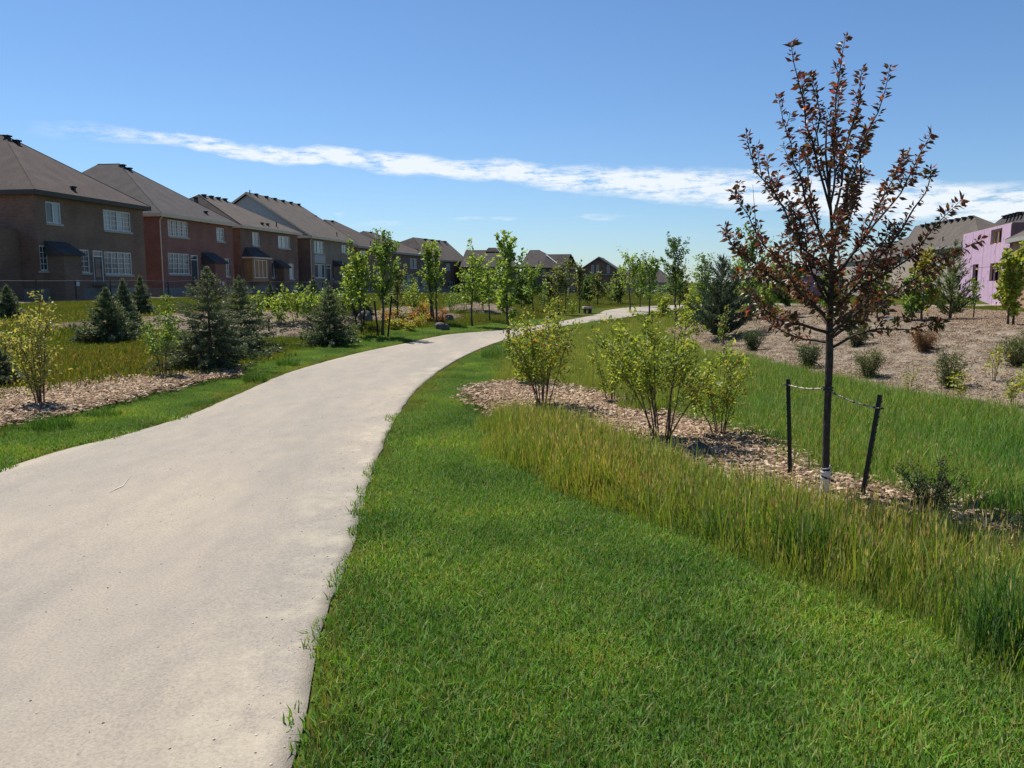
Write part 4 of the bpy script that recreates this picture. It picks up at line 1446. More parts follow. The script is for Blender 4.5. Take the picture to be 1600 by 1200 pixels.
    T = [
        (566, 522, 402, 58, 'light green staked maple with a loose crown on the mulch mound', dict(cols=BRIGHT, shape='oval', crown=0.26, n=1000, leaf=0.10)),
        (598, 525, 382, 50, 'dense dark green column shaped tree between two leaning stakes', dict(cols=FRESH, shape='oval', crown=0.30, n=1700, leaf=0.085)),
        (622, 505, 428, 40, 'olive green young tree behind the dense column shaped tree', dict(cols=OLIVE, shape='oval', crown=0.2, n=700, leaf=0.10)),
        (681, 505, 394, 30, 'narrow bright green tree with three trunks on the mound of golden shrubs', dict(cols=BRIGHT, shape='column', crown=0.22, n=1300, leaf=0.10, stems=3)),
        (738, 511, 408, 54, 'open bright green tree standing alone in the grass left of the bend', dict(cols=BRIGHT, shape='round', crown=0.34, n=900, leaf=0.11)),
        (765, 503, 430, 40, 'small bright tree behind the lone open tree', dict(cols=BRIGHT, shape='round', crown=0.3, n=600, leaf=0.11)),
        (796, 546, 374, 46, 'tallest slender tree beside the far bend of the path', dict(cols=BRIGHT, shape='oval', crown=0.26, n=1150, leaf=0.10)),
        (833, 488, 424, 46, 'rounded green tree behind the tallest slender tree', dict(cols=FRESH, shape='round', crown=0.25, n=700, leaf=0.14)),
        (874, 492, 422, 30, 'column shaped olive tree with three trunks before the gabled house', dict(cols=OLIVE, shape='column', crown=0.3, n=900, leaf=0.13, stems=3)),
        (905, 489, 428, 24, 'narrow olive tree next to the stone seat', dict(cols=OLIVE, shape='column', crown=0.26, n=700, leaf=0.12)),
        (934, 478, 426, 40, 'broad grey green tree before the red brick gable', dict(cols=OLIVE, shape='cone', crown=0.12, n=800, leaf=0.17)),
        (984, 487, 404, 44, 'bright green tree on the inside of the distant path bend', dict(cols=BRIGHT, shape='round', crown=0.3, n=800, leaf=0.14)),
        (1015, 496, 410, 40, 'green tree with a thin top next to the distant path bend', dict(cols=FRESH, shape='oval', crown=0.3, n=800, leaf=0.13)),
        (1057, 508, 380, 40, 'dense dark green upright tree in front of the pine', dict(cols=DEEPG, shape='oval', crown=0.32, n=1500, leaf=0.085)),
        (1172, 505, 384, 62, 'airy light green tree behind the bronze leaved tree', dict(cols=FRESH, shape='oval', crown=0.14, n=900, leaf=0.12)),
        (1204, 505, 424, 42, 'small green tree on the bank behind the bronze crown', dict(cols=FRESH, shape='oval', crown=0.1, n=500, leaf=0.11)),
        (1440, 503, 402, 44, 'yellow green tree on the bank behind the outer bronze branches', dict(cols=LIME[:4], shape='oval', crown=0.12, n=800, leaf=0.10, tip_cols=YELLOW)),
        (1424, 505, 440, 40, 'bushy green tree on the bank beside the yellow green tree', dict(cols=FRESH, shape='round', crown=0.1, n=600, leaf=0.10)),
        (1521, 500, 442, 15, 'small thin tree before the pink clad wall', dict(cols=BRIGHT, shape='oval', crown=0.3, n=170, leaf=0.07)),
        (1580, 512, 414, 50, 'bright lime column shaped tree with pale trunks by the pink house', dict(cols=LIME[:4], shape='column', crown=0.16, n=1300, leaf=0.10, stems=2)),
        (1300, 497, 440, 60, 'green bushy tree on the bank hidden behind the bronze trunk', dict(cols=FRESH, shape='round', crown=0.1, n=700, leaf=0.10)),
        (1370, 500, 436, 54, 'leafy green tree on the bank seen through the bronze crown', dict(cols=FRESH, shape='round', crown=0.1, n=700, leaf=0.10)),
    ]
    T += [
        (1098, 486, 412, 46, 'green tree just behind the pine top', dict(cols=FRESH, shape='oval', crown=0.1, n=900, leaf=0.15)),
        (1148, 486, 418, 44, 'green tree between the pine and the airy tree', dict(cols=FRESH, shape='round', crown=0.08, n=900, leaf=0.15)),
        (1230, 482, 426, 56, 'low spreading green tree far behind the bronze crown', dict(cols=DEEPG, shape='round', crown=0.08, n=900, leaf=0.16)),
        (1062, 482, 428, 50, 'grey green tree far behind the dense upright tree', dict(cols=OLIVE, shape='round', crown=0.08, n=900, leaf=0.17)),
        (815, 484, 438, 36, 'dark green tree before the house with the front gable', dict(cols=DEEPG, shape='oval', crown=0.1, n=700, leaf=0.17)),
        (858, 480, 440, 34, 'grey green tree close to the front gable', dict(cols=OLIVE, shape='oval', crown=0.08, n=700, leaf=0.17)),
        (918, 476, 441, 34, 'dark olive tree left of the red brick gable', dict(cols=DEEPG, shape='oval', crown=0.08, n=700, leaf=0.19)),
        (965, 476, 441, 36, 'olive tree covering the foot of the red brick gable', dict(cols=OLIVE, shape='round', crown=0.06, n=700, leaf=0.19)),
        (1000, 480, 424, 36, 'green tree before the pale distant house', dict(cols=FRESH, shape='oval', crown=0.15, n=800, leaf=0.16)),
        (755, 486, 434, 40, 'bright tree before the broad dark house', dict(cols=FRESH, shape='round', crown=0.2, n=800, leaf=0.15)),
        (552, 505, 418, 40, 'pale green tree on the near side of the staked maple', dict(cols=BRIGHT, shape='oval', crown=0.2, n=800, leaf=0.11)),
        (1036, 500, 470, 40, 'low yellow green bush at the foot of the thin topped tree', dict(cols=LIME[:4], shape='round', crown=0.03, n=500, leaf=0.11)),
        (1080, 512, 474, 44, 'low yellow green bush between the upright tree and the pine', dict(cols=LIME[:4], shape='round', crown=0.03, n=500, leaf=0.10)),
    ]
    for px, by, ty, w, lab, kw in T:
        b, H, W = dims(px, by, ty, w)
        sapling('young_tree', b, H, W, lab, G, nxt(), **kw)
    for (px, by, ty, w, lab, cols) in [
            (438, 508, 452, 34, 'bright leafy sapling at the far edge of the mulch mound', BRIGHT), (463, 505, 446, 34, 'tallest of the bright saplings behind the mulch mound', BRIGHT), (484, 509, 447, 30, 'bright sapling in the mulch next to the dark spruce', BRIGHT),
            (508, 500, 448, 30, 'sapling just behind the lone dark spruce', FRESH), (640, 482, 424, 38, 'blue green sapling before the white bay window', FRESH), (648, 492, 440, 30, 'low sapling in the grass behind the golden shrubs', BRIGHT),
            (706, 490, 446, 34, 'small pale sapling behind the narrow three trunk tree', FRESH), (726, 486, 444, 34, 'pale sapling in the grass before the end brown house', FRESH), (850, 482, 444, 30, 'small dark sapling far off before the gabled house', DEEPG),
            (955, 478, 436, 30, 'small green sapling across the distant path', FRESH), (538, 500, 446, 26, 'thin sapling between the spruce and the staked maple', FRESH), (1036, 490, 432, 34, 'small green tree beside the dense upright tree', FRESH),
            (1086, 500, 442, 34, 'green sapling between the dense upright tree and the pine', FRESH), (788, 480, 436, 40, 'small green tree far behind the slender tall tree', FRESH), (402, 505, 455, 24, 'low sapling beside the second spruce', BRIGHT)]:
        b, H, W = dims(px, by, ty, w)
        shrub('sapling', b, H, W * 1.05, lab, 'small saplings in the meadow', nxt(), cols, 5, 420, 0.095, 0.2, 0.9, None, bark_grey, 'sapling', 6)
    # golden and bronze low shrubs on the second mound
    spots = [(618, 492, 20, 0, 'golden shrub nearest the dense column shaped tree'), (632, 500, 18, 1, 'yellow green shrub at the middle of the mulch mound'), (628, 507, 16, 0, 'low golden shrub at the front edge of the mulch mound'),
             (645, 496, 18, 2, 'coppery shrub among golden ones in the middle of the mound'), (655, 490, 26, 0, 'widest golden shrub near the crest of the mound'), (652, 505, 16, 0, 'small golden shrub in front of the widest golden one'),
             (664, 484, 22, 0, 'topmost bright golden shrub on the mound crest'), (640, 512, 14, 1, 'smallest yellow green shrub at the foot of the mound'), (670, 498, 16, 0, 'golden shrub beside the narrow three trunk tree'),
             (672, 494, 18, 2, 'coppery shrub right under the narrow three trunk tree'), (606, 501, 16, 2, 'coppery shrub between the leaning stakes'), (614, 508, 15, 1, 'yellow green shrub just past the leaning stake'),
             (694, 492, 16, 2, 'coppery shrub past the three trunk tree at the mound end'), (690, 500, 14, 2, 'low coppery shrub between the boulders at the mound end'), (658, 500, 16, 1, 'yellow green shrub in front of the three trunk tree'), (601, 493, 14, 0, 'golden shrub half hidden behind the dense column shaped trunk')]
    pals = [YELLOW, LIME, ORANGE]
    for k, (px, py, w, c, lab) in enumerate(spots):
        b = gp(px, py + 6)
        W = w / FPX * b[1]
        H = W * 0.85
        shrub('low_shrub', b, H, W, lab, 'low golden and coppery shrubs on the mound', nxt(), pals[c], 7, 420, 0.065, 0.06, 1.0, None, twigs=6)
    # plants on the bank to the right
    G = 'small plants on the mulch bank'
    for (px, by, ty, w, kind, lab) in [
            (1263, 578, 534, 38, 'j', 'dark upright juniper at the foot of the mulch bank'),
            (1356, 595, 548, 42, 'j2', 'mixed green and brown bush at the foot of the bank behind the trunk'),
            (1444, 553, 512, 42, 'o', 'rust orange and dark green bush halfway up the bank'),
            (1482, 612, 548, 46, 'j2', 'olive juniper bush low on the mulch bank'),
            (1588, 574, 524, 50, 'j2', 'dense olive juniper at the edge of the view on the bank'),
            (1176, 552, 516, 26, 'j', 'narrow dark juniper beside the pine'),
            (1338, 545, 500, 30, 'j', 'dark juniper high on the bank behind the bronze tree'),
            (1420, 622, 572, 20, 's', 'thin lone twig with few leaves low on the bank'),
            (1497, 633, 584, 26, 's', 'short leafy sapling in front of the olive juniper'),
            (1553, 602, 546, 28, 's', 'bright leafy sapling with a thin double stem on the bank'),
            (1580, 642, 596, 14, 's', 'small sapling at the bottom edge of the bank'),
            (1600, 630, 570, 26, 's', 'leaning sapling at the edge of the view on the bank')]:
        b, H, W = dims(px, by, ty - 3, w * 1.15)
        if kind == 's':
            shrub('bank_sapling', b, H, W, lab, G, nxt(), LIME, 3, 150 if px != 1420 else 60, 0.05, 0.45, 0.7, None, twigs=5)
        else:
            cols = {'j': [(0.085, 0.125, 0.045), (0.065, 0.10, 0.038), (0.11, 0.15, 0.055)], 'j2': [(0.15, 0.175, 0.06), (0.12, 0.15, 0.05), (0.19, 0.185, 0.07), (0.08, 0.115, 0.04)], 'o': [(0.42, 0.16, 0.07), (0.34, 0.12, 0.055), (0.10, 0.10, 0.05), (0.08, 0.10, 0.045)]}[kind]
            shrub('juniper_bush', b, H, W, lab, G, nxt(), cols, 16, 2400, 0.05, 0.02, 1.0, None, twigs=9, leafw=0.26, mat=needle_mat)
    # dark evergreen, pale weed and sprig in the foreground bed
    b, H, W = dims(1452, 812, 728, 120)
    b = b + np.array([0, 0, 0.05])
    shrub('evergreen_shrub', b, H, W, 'low dark needled shrub in the bed beside the leaning stake', G_BIRD, nxt(), [(0.030, 0.050, 0.024), (0.040, 0.062, 0.028), (0.065, 0.09, 0.036)], 13, 1900, 0.028, 0.05, 1.0, None, twigs=12, leafw=0.26, mat=needle_mat, twig_len=0.3)
    b, H, W = dims(1592, 862, 786, 34)
    shrub('leafy_sprig', b, H, W, 'pale green leafy sprig at the edge of the view in the bed', G_BIRD, nxt(), [(0.20, 0.25, 0.08), (0.15, 0.21, 0.06)], 4, 160, 0.03, 0.2, 0.8, None, twigs=5)
    b, H, W = dims(1541, 935, 866, 30)
    shrub('pale_weed', b, H, W, 'pale yellow flowering weed in the long grass', None, nxt(), [(0.42, 0.40, 0.16), (0.34, 0.36, 0.12), (0.26, 0.30, 0.09)], 6, 420, 0.022, 0.2, 0.8, None, twigs=7, cat='weed')
    b, H, W = dims(861, 720, 706, 10)
    shrub('dandelion', b, H * 1.0, W, 'tiny white seed head in the long grass by the lawn', None, nxt(), [(0.6, 0.6, 0.6), (0.5, 0.52, 0.5)], 3, 40, 0.016, 0.8, 0.8, None, twigs=3, cat='weed')
    # stakes across the path
    for (x0, y0, x1, y1, lab) in [
            (322, 588, 300, 510, 'leaning dark post beside the thin shrub across the path'),
            (590, 526, 584, 470, 'leaning stake on the near side of the dense column shaped tree'), (607, 528, 613, 462, 'leaning stake on the far side of the dense column shaped tree'),
            (557, 514, 552, 478, 'short dark stake under the staked maple'), (569, 512, 571, 480, 'second short stake under the staked maple'),
            (498, 533, 496, 500, 'short stake beside the lone dark spruce'), (421, 522, 421, 498, 'bare stick standing in the mulch mound'), (1070, 505, 1070, 478, 'slim stake beside the dense upright tree')]:
        a = gp(x0, y0)
        stake(a, at(x1, y1, a[1]), lab, 0.05, post_mat)
    # stones
    rm = noisy('field_stone', (0.055, 0.055, 0.055), (0.14, 0.135, 0.13), 8, 0.9, 0.6, 6, 0.2)
    rp = noisy('pale_stone', (0.40, 0.36, 0.30), (0.55, 0.5, 0.43), 12, 0.9, 0.4, 6, 0.2)
    for (px, py, w, f, mt, lab) in [
            (1094, 722, 62, 0.42, rm, 'dark grey boulder half hidden in grass before the sparse shrub'), (572, 503, 26, 0.5, rm, 'dark boulder on the mound under the staked maple'),
            (698, 503, 22, 0.5, rm, 'dark boulder at the end of the golden shrub mound'), (690, 516, 28, 0.4, rm, 'flat dark boulder at the foot of the golden shrub mound'),
            (186, 603, 8, 0.5, rp, 'small pale stone on the mulch bed across the path'), (1392, 504, 26, 0.3, rm, 'dark low boulder on the crest of the mulch bank')]:
        b = gp(px, py)
        W = w / FPX * b[1]
        stone('boulder', b, W, f, mt, lab, nxt())


def stone(name, base, W, flat, mat, label, seed):
    r = np.random.default_rng(seed)
    import bmesh
    bm = bmesh.new()
    bmesh.ops.create_icosphere(bm, subdivisions=3, radius=0.5)
    ks = [unit(r.normal(0, 1, 3)) for _ in range(9)]
    cut = r.uniform(0.30, 0.42, 9)
    for v in bm.verts:
        p = np.array(v.co)
        for k, c in zip(ks, cut):
            e = p @ k - c
            if e > 0:
                p = p - k * e * 0.85
        p = p * (1 + 0.05 * math.sin(p[0] * 13 + seed) * math.sin(p[1] * 11) + 0.03 * math.sin(p[2] * 27 + p[0] * 19))
        v.co = (p[0] * W * 1.15, p[1] * W * 0.9, p[2] * W * flat * 2 + W * flat * 0.35)
    me = bpy.data.meshes.new(name)
    bm.to_mesh(me)
    bm.free()
    o = link(name, me, mat, None, tuple(base))
    o.rotation_euler = (0, 0, r.random() * 6.28)
    tag(o, label, 'stone', 'stones in the planting')
    return o


build_planting()


# ------------------------------------------------------------------ houses
white_trim = noisy('white_trim', (0.60, 0.60, 0.58), (0.72, 0.72, 0.70), 6, 0.5, 0, 3, 0.4)
cream_trim = noisy('cream_trim', (0.58, 0.46, 0.33), (0.68, 0.55, 0.42), 6, 0.6, 0, 3, 0.3)
grey_trim = noisy('grey_trim', (0.24, 0.23, 0.21), (0.30, 0.29, 0.27), 6, 0.6, 0, 3, 0.3)
dark_trim = noisy('dark_trim', (0.05, 0.045, 0.042), (0.08, 0.072, 0.066), 6, 0.6, 0, 3, 0.3)
concrete = noisy('foundation', (0.20, 0.19, 0.18), (0.29, 0.275, 0.255), 3, 0.9, 0.2, 6, 0.2)
sill_mat = noisy('sill_stone', (0.34, 0.31, 0.27), (0.44, 0.41, 0.36), 8, 0.9, 0, 4, 0.2)
black_mat = noisy('black_vent', (0.012, 0.012, 0.013), (0.03, 0.03, 0.03), 8, 0.6, 0, 3, 0.3)
door_mat = noisy('door_dark', (0.05, 0.045, 0.045), (0.075, 0.07, 0.068), 5, 0.5, 0, 3, 0.4)
wood_panel = noisy('wood_panel', (0.28, 0.155, 0.075), (0.38, 0.225, 0.115), 4, 0.8, 0.1, 5, 0.2, (1, 1, 0.2))
lumber = noisy('raw_lumber', (0.52, 0.38, 0.20), (0.64, 0.48, 0.28), 6, 0.8, 0.1, 5, 0.2, (1, 1, 0.2))
siding = noisy('grey_siding', (0.36, 0.37, 0.37), (0.44, 0.45, 0.45), 3, 0.8, 0, 4, 0.2)
siding_tan = noisy('tan_siding', (0.30, 0.255, 0.21), (0.37, 0.32, 0.265), 3, 0.8, 0, 4, 0.2)
pane_dark = glass_mat('pane_dark', (0.050, 0.060, 0.070))
pane_mid = glass_mat('pane_mid', (0.075, 0.088, 0.098))
pane_pale = glass_mat('pane_pale', (0.28, 0.33, 0.35), 0.15)


def roof_mat(name, c0, c1):
    return noisy(name, c0, c1, 1.1, 0.95, 0.25, 8, 0.15, (1, 1, 1), 0.35)


ROOFS = {'brown': roof_mat('shingle_brown', (0.074, 0.060, 0.055), (0.100, 0.082, 0.075)), 'grey': roof_mat('shingle_grey', (0.068, 0.062, 0.062), (0.094, 0.086, 0.085)),
         'tan': roof_mat('shingle_tan', (0.090, 0.077, 0.068), (0.126, 0.108, 0.095)), 'slate': roof_mat('shingle_slate', (0.065, 0.055, 0.055), (0.095, 0.080, 0.078)), 'dark': roof_mat('shingle_dark', (0.05, 0.05, 0.055), (0.085, 0.085, 0.09))}
BR_ = {'taupe': brick_mat('brick_taupe', (0.205, 0.128, 0.088), (0.160, 0.098, 0.069), (0.22, 0.16, 0.125)), 'red': brick_mat('brick_red', (0.27, 0.104, 0.078), (0.20, 0.080, 0.062), (0.25, 0.175, 0.15)),
       'umber': brick_mat('brick_umber', (0.23, 0.122, 0.084), (0.145, 0.082, 0.062), (0.23, 0.17, 0.14)), 'sand': brick_mat('brick_sand', (0.27, 0.20, 0.15), (0.205, 0.152, 0.118), (0.26, 0.21, 0.18)),
       'dusk': brick_mat('brick_dusk', (0.155, 0.105, 0.085), (0.118, 0.082, 0.070), (0.18, 0.14, 0.12)), 'orange': brick_mat('brick_orange', (0.40, 0.19, 0.115), (0.32, 0.15, 0.095), (0.34, 0.28, 0.23))}


def holed(x0, x1, z0, z1, holes, y=0.0, reveal=0.14):
    """a wall face with real openings and their reveals, facing -y"""
    mb = MB()
    xs = sorted({x0, x1, *[min(max(v, x0), x1) for h in holes for v in (h[0], h[2])]})
    zs = sorted({z0, z1, *[min(max(v, z0), z1) for h in holes for v in (h[1], h[3])]})
    for a, b in zip(xs, xs[1:]):
        for c, d in zip(zs, zs[1:]):
            mx, mz = (a + b) / 2, (c + d) / 2
            if any(h[0] < mx < h[2] and h[1] < mz < h[3] for h in holes):
                continue
            mb.add([(a, y, c), (b, y, c), (b, y, d), (a, y, d)], [(0, 1, 2, 3)])
    for h in holes:
        a, c, b, d = max(h[0], x0), max(h[1], z0), min(h[2], x1), min(h[3], z1)
        if b <= a or d <= c:
            continue
        q = y + reveal
        mb.add([(a, y, c), (a, q, c), (a, q, d), (a, y, d)], [(0, 1, 2, 3)])
        mb.add([(b, y, c), (b, y, d), (b, q, d), (b, q, c)], [(0, 1, 2, 3)])
        mb.add([(a, y, d), (a, q, d), (b, q, d), (b, y, d)], [(0, 1, 2, 3)])
        mb.add([(a, y, c), (b, y, c), (b, q, c), (a, q, c)], [(0, 1, 2, 3)])
    return mb


def window(root, x0, z0, x1, z1, y=0.0, lights=2, rows=3, pane=None, trim=None, sill=True, proud=False, panes=None):
    w, h = x1 - x0, z1 - z0
    f = 0.07
    ya, yb = (y - 0.05, y + 0.02) if proud else (y + 0.03, y + 0.135)
    t = trim or white_trim
    mb = MB()
    mb.box(0, ya, 0, w, yb, f).box(0, ya, h - f, w, yb, h).box(0, ya, f, f, yb, h - f).box(w - f, ya, f, w, yb, h - f)
    win = mb.build('window', t, root, (x0, 0, z0))
    lw = (w - 2 * f) / lights
    for k in range(lights):
        a, b = f + lw * k, f + lw * (k + 1)
        if k:
            MB().box(a - 0.035, ya + 0.004, f, a + 0.035, yb, h - f).build('mullion', t, win)
            a += 0.035
        if k < lights - 1:
            b -= 0.035
        yp = ya + 0.055
        pm = (panes[k % len(panes)] if panes else pane) or pane_dark
        MB().box(a, yp, f, b, yp + 0.01, h - f).build('pane', pm, win)
        if rows:
            g = MB()
            cx = (a + b) / 2
            g.box(cx - 0.016, yp - 0.014, f, cx + 0.016, yp - 0.002, h - f)
            for j in range(1, rows + 1):
                z = f + (h - 2 * f) * j / (rows + 1)
                g.box(a, yp - 0.0135, z - 0.016, b, yp - 0.0025, z + 0.016)
            g.build('muntin', t, win)
    if sill:
        MB().box(-0.08, y - 0.09, -0.14, w + 0.08, y + 0.02 if proud else y + 0.10, -0.004).build('sill', sill_mat, win)
    return win


def door(root, x0, z0, x1, z1, y=0.0):
    w, h = x1 - x0, z1 - z0
    d = MB().box(0.07, y + 0.06, 0, w - 0.07, y + 0.12, h - 0.35).build('door', door_mat, root, (x0, 0, z0))
    MB().box(0, y + 0.02, 0, 0.07, y + 0.13, h).box(w - 0.07, y + 0.02, 0, w, y + 0.13, h).box(0.07, y + 0.02, h - 0.07, w - 0.07, y + 0.13, h).box(0.07, y + 0.02, h - 0.42, w - 0.07, y + 0.13, h - 0.35).build('door_frame', white_trim, d)
    MB().box(0.07, y + 0.07, h - 0.35, w - 0.07, y + 0.08, h - 0.07).build('transom_pane', pane_mid, d)
    MB().box(0.22, y + 0.045, 0.35, w - 0.22, y + 0.058, h - 0.55).build('door_pane', pane_mid, d)
    MB().box(w - 0.20, y + 0.01, 0.95, w - 0.16, y + 0.06, 1.05).build('handle', black_mat, d)
    return d


def roof(root, x0, y0, x1, y1, z, R1, R2, mat, fascia, o=0.42, kind='hip', gable_mat=None):
    """hipped or gabled roof over the eave rectangle; R1, R2 are the ridge ends"""
    c = [(x0 - o, y0 - o, z), (x1 + o, y0 - o, z), (x1 + o, y1 + o, z), (x0 - o, y1 + o, z)]
    along_y = abs(R2[1] - R1[1]) > abs(R2[0] - R1[0])
    mb = MB()
    v = [*c, tuple(R1), tuple(R2)]
    if along_y:
        f = [(0, 1, 4), (1, 2, 5, 4), (2, 3, 5), (3, 0, 4, 5)]
        gab = (0, 1, 4)
    else:
        f = [(3, 0, 4), (0, 1, 5, 4), (1, 2, 5), (2, 3, 4, 5)]
        gab = (3, 0, 4)
    if kind == 'gable':
        f = f[1:]
    mb.add(v, f)
    mb.add([(p[0], p[1], p[2] - 0.06) for p in c], [(0, 3, 2, 1)])
    rf = mb.build('roof', mat, root)
    e = MB()
    a0, b0, a1, b1 = x0 - o, y0 - o, x1 + o, y1 + o
    for q in ((a0, b0, a1, b0 + 0.05), (a0, b1 - 0.05, a1, b1), (a0, b0 + 0.05, a0 + 0.05, b1 - 0.05), (a1 - 0.05, b0 + 0.05, a1, b1 - 0.05)):
        e.box(q[0], q[1], z - 0.27, q[2], q[3], z + 0.012)
    e.build('gutter', fascia, rf)
    MB().box(a0 + 0.06, b0 + 0.06, z - 0.14, a1 - 0.06, b1 - 0.06, z - 0.09).build('soffit', fascia, rf)
    if kind == 'gable':
        g = MB()
        if along_y:
            yy = y0 - 0.004
            g.add([(x0, yy, z - 0.1), (x1, yy, z - 0.1), (R1[0], yy, R1[2] - 0.25)], [(0, 1, 2)])
        else:
            xx = x0 - 0.004
            g.add([(xx, y1, z - 0.1), (xx, y0, z - 0.1), (xx, R1[1], R1[2] - 0.25)], [(0, 1, 2)])
        g.build('gable_wall', gable_mat, root)
        bb = MB()
        P, Q, S = np.array(v[gab[0]]), np.array(v[4]), np.array(v[gab[1]])
        for A2, B2 in ((P, Q), (S, Q)):
            bb.add([A2, B2, B2 - (0, 0, 0.22), A2 - (0, 0, 0.22)], [(0, 1, 2, 3)])
        bo = bb.build('barge_board', fascia, rf)
        sm = bo.modifiers.new('thick', 'SOLIDIFY')
        sm.thickness = 0.05
    rg = MB()                                                                # ridge and hip caps
    if along_y:
        lines = [(4, 5), (0, 4), (1, 4)]
    else:
        lines = [(4, 5), (0, 4), (1, 5)]
    for a, b in lines:
        if kind == 'gable' and a in gab and b == 4:
            continue
        rg.tube([np.array(v[a]) + (0, 0, 0.005), np.array(v[b]) + (0, 0, 0.01)], 0.03, 6)
    rg.build('ridge_cap', mat, rf)
    return rf, v


def roof_vent(rf, p, s=0.34, pipe=False):
    mb = MB()
    if pipe:
        mb.tube([(0, 0, -0.1), (0, 0, 0.5)], 0.06, 8)
    else:
        mb.box(-s * 0.4, -s * 0.4, -0.15, s * 0.4, s * 0.4, 0.12).box(-s * 0.6, -s * 0.6, 0.122, s * 0.6, s * 0.6, 0.21)
    mb.build('roof_vent', black_mat, rf, tuple(p))


class House:
    def __init__(self, name, label, A, B, eave_py, wall_h=6.6, depth=11.0, brick='taupe', roofc='brown', fascia=None, cat='house', group=None, found=0.9):
        (pa, ya), (pb, yb) = A, B
        dA, dB = ray(pa, eave_py), ray(pb, eave_py)
        self.A = np.array([dA[0] / dA[1] * ya, ya])
        self.B = np.array([dB[0] / dB[1] * yb, yb])
        self.eave = EYE + dA[2] / dA[1] * ya
        e = self.B - self.A
        self.w = float(np.hypot(*e))
        self.ex = e / self.w
        self.ey = np.array([-self.ex[1], self.ex[0]])
        self.g = self.eave - wall_h
        self.h, self.d = wall_h, depth
        self.root = empty(name, (self.A[0], self.A[1], self.g), math.atan2(self.ex[1], self.ex[0]))
        tag(self.root, label, cat, group)
        self.brick, self.roofm, self.fascia = BR_.get(brick, brick), ROOFS[roofc], fascia or grey_trim
        self.holes, self.items, self.found = [], [], found

    def loc(self, px, py, ly=0.0):
        """point of the photograph on the plane parallel to the rear wall at depth ly: local x, z"""
        d = ray(px, py)
        O = self.A + self.ey * ly
        # t*d.xy = O + s*ex
        M = np.array([[d[0], -self.ex[0]], [d[1], -self.ex[1]]])
        t, s = np.linalg.solve(M, O)
        return float(s), float(EYE + t * d[2] - self.g)

    def ridge(self, lx, px, py):
        """ridge point over local x = lx seen at (px, py)"""
        d = ray(px, py)
        O = self.A + self.ex * lx
        M = np.array([[d[0], -self.ey[0]], [d[1], -self.ey[1]]])
        t, s = np.linalg.solve(M, O)
        return (lx, float(s), float(EYE + t * d[2] - self.g))

    def win(self, x0, y0, x1, y1, lights=2, rows=3, **kw):
        a, zb = self.loc(x0, y1)
        b, zt = self.loc(x1, y0)
        zb = 0.5 * (zb + self.loc(x1, y1)[1])
        zt = 0.5 * (zt + self.loc(x0, y0)[1])
        self.holes.append((a, zb, b, zt))
        self.items.append(('w', a, zb, b, zt, lights, rows, kw))

    def door(self, x0, y0, x1, y1):
        a, zb = self.loc(x0, y1)
        b, zt = self.loc(x1, y0)
        self.holes.append((a, zb, b, zt))
        self.items.append(('d', a, zb, b, zt))

    def walls(self, side=None):
        R, w, d, h = self.root, self.w, self.d, self.h
        holed(0, w, self.found, h, self.holes).build('rear_wall', self.brick, R)
        MB().add([(0, d, self.found), (0, 0, self.found), (0, 0, h), (0, d, h)], [(0, 1, 2, 3)]).build('side_wall', side or self.brick, R)
        MB().add([(w, 0, self.found), (w, d, self.found), (w, d, h), (w, 0, h)], [(0, 1, 2, 3)]).build('side_wall', side or self.brick, R)
        MB().add([(w, d, self.found), (0, d, self.found), (0, d, h), (w, d, h)], [(0, 1, 2, 3)]).build('front_wall', self.brick, R)
        bh = [x for x in self.holes if x[1] < self.found]
        MB().box(-0.02, -0.02, -1.6, w + 0.02, d + 0.02, self.found + 0.02).build('foundation', concrete, R)
        for it in self.items:
            if it[0] == 'w':
                _, a, zb, b, zt, l, r_, kw = it
                window(R, a, zb, b, zt, 0.0, l, r_, **kw)
            else:
                door(R, *it[1:])
                MB().box(it[1] - 0.2, -1.0, it[2] - 0.22, it[3] + 0.2, -0.03, it[2] - 0.05).build('door_step', concrete, R)

    def downspout(self, lx, mat=None):
        m = mat or self.fascia
        MB().tube([(lx, -0.40, self.h - 0.15), (lx, -0.10, self.h - 0.55), (lx, -0.09, 1.0), (lx, -0.09, 0.3), (lx, -0.25, 0.15)], 0.045, 6).build('downspout', m, self.root)

    def bump(self, x0, x1, zt, out=1.1, roof_h=0.7, wall=None, vent=True):
        """small projecting bay with a lean-to roof"""
        R = self.root
        p = MB().box(x0, -out, -1.0, x1, -0.004, zt).build('projecting_bay', wall or self.brick, R)
        mb = MB()
        o = 0.18
        mb.add([(x0 - o, -out - o, zt), (x1 + o, -out - o, zt), (x1 + o, -0.01, zt + roof_h), (x0 - o, -0.01, zt + roof_h), (x0 - o, -out - o, zt - 0.12), (x1 + o, -out - o, zt - 0.12), (x1 + o, -0.01, zt - 0.12), (x0 - o, -0.01, zt - 0.12)],
               [(0, 1, 2, 3), (4, 5, 1, 0), (5, 6, 2, 1), (7, 4, 0, 3), (4, 7, 6, 5)])
        mb.build('bay_roof', ROOFS['dark'], p)
        if vent:
            xm = x0 + (x1 - x0) * 0.62
            MB().box(xm - 0.16, -out - 0.08, zt - 2.0, xm + 0.16, -out - 0.005, zt - 1.65).build('wall_vent', white_trim, p)


def lerp(a, b, t):
    return np.array(a) * (1 - t) + np.array(b) * t


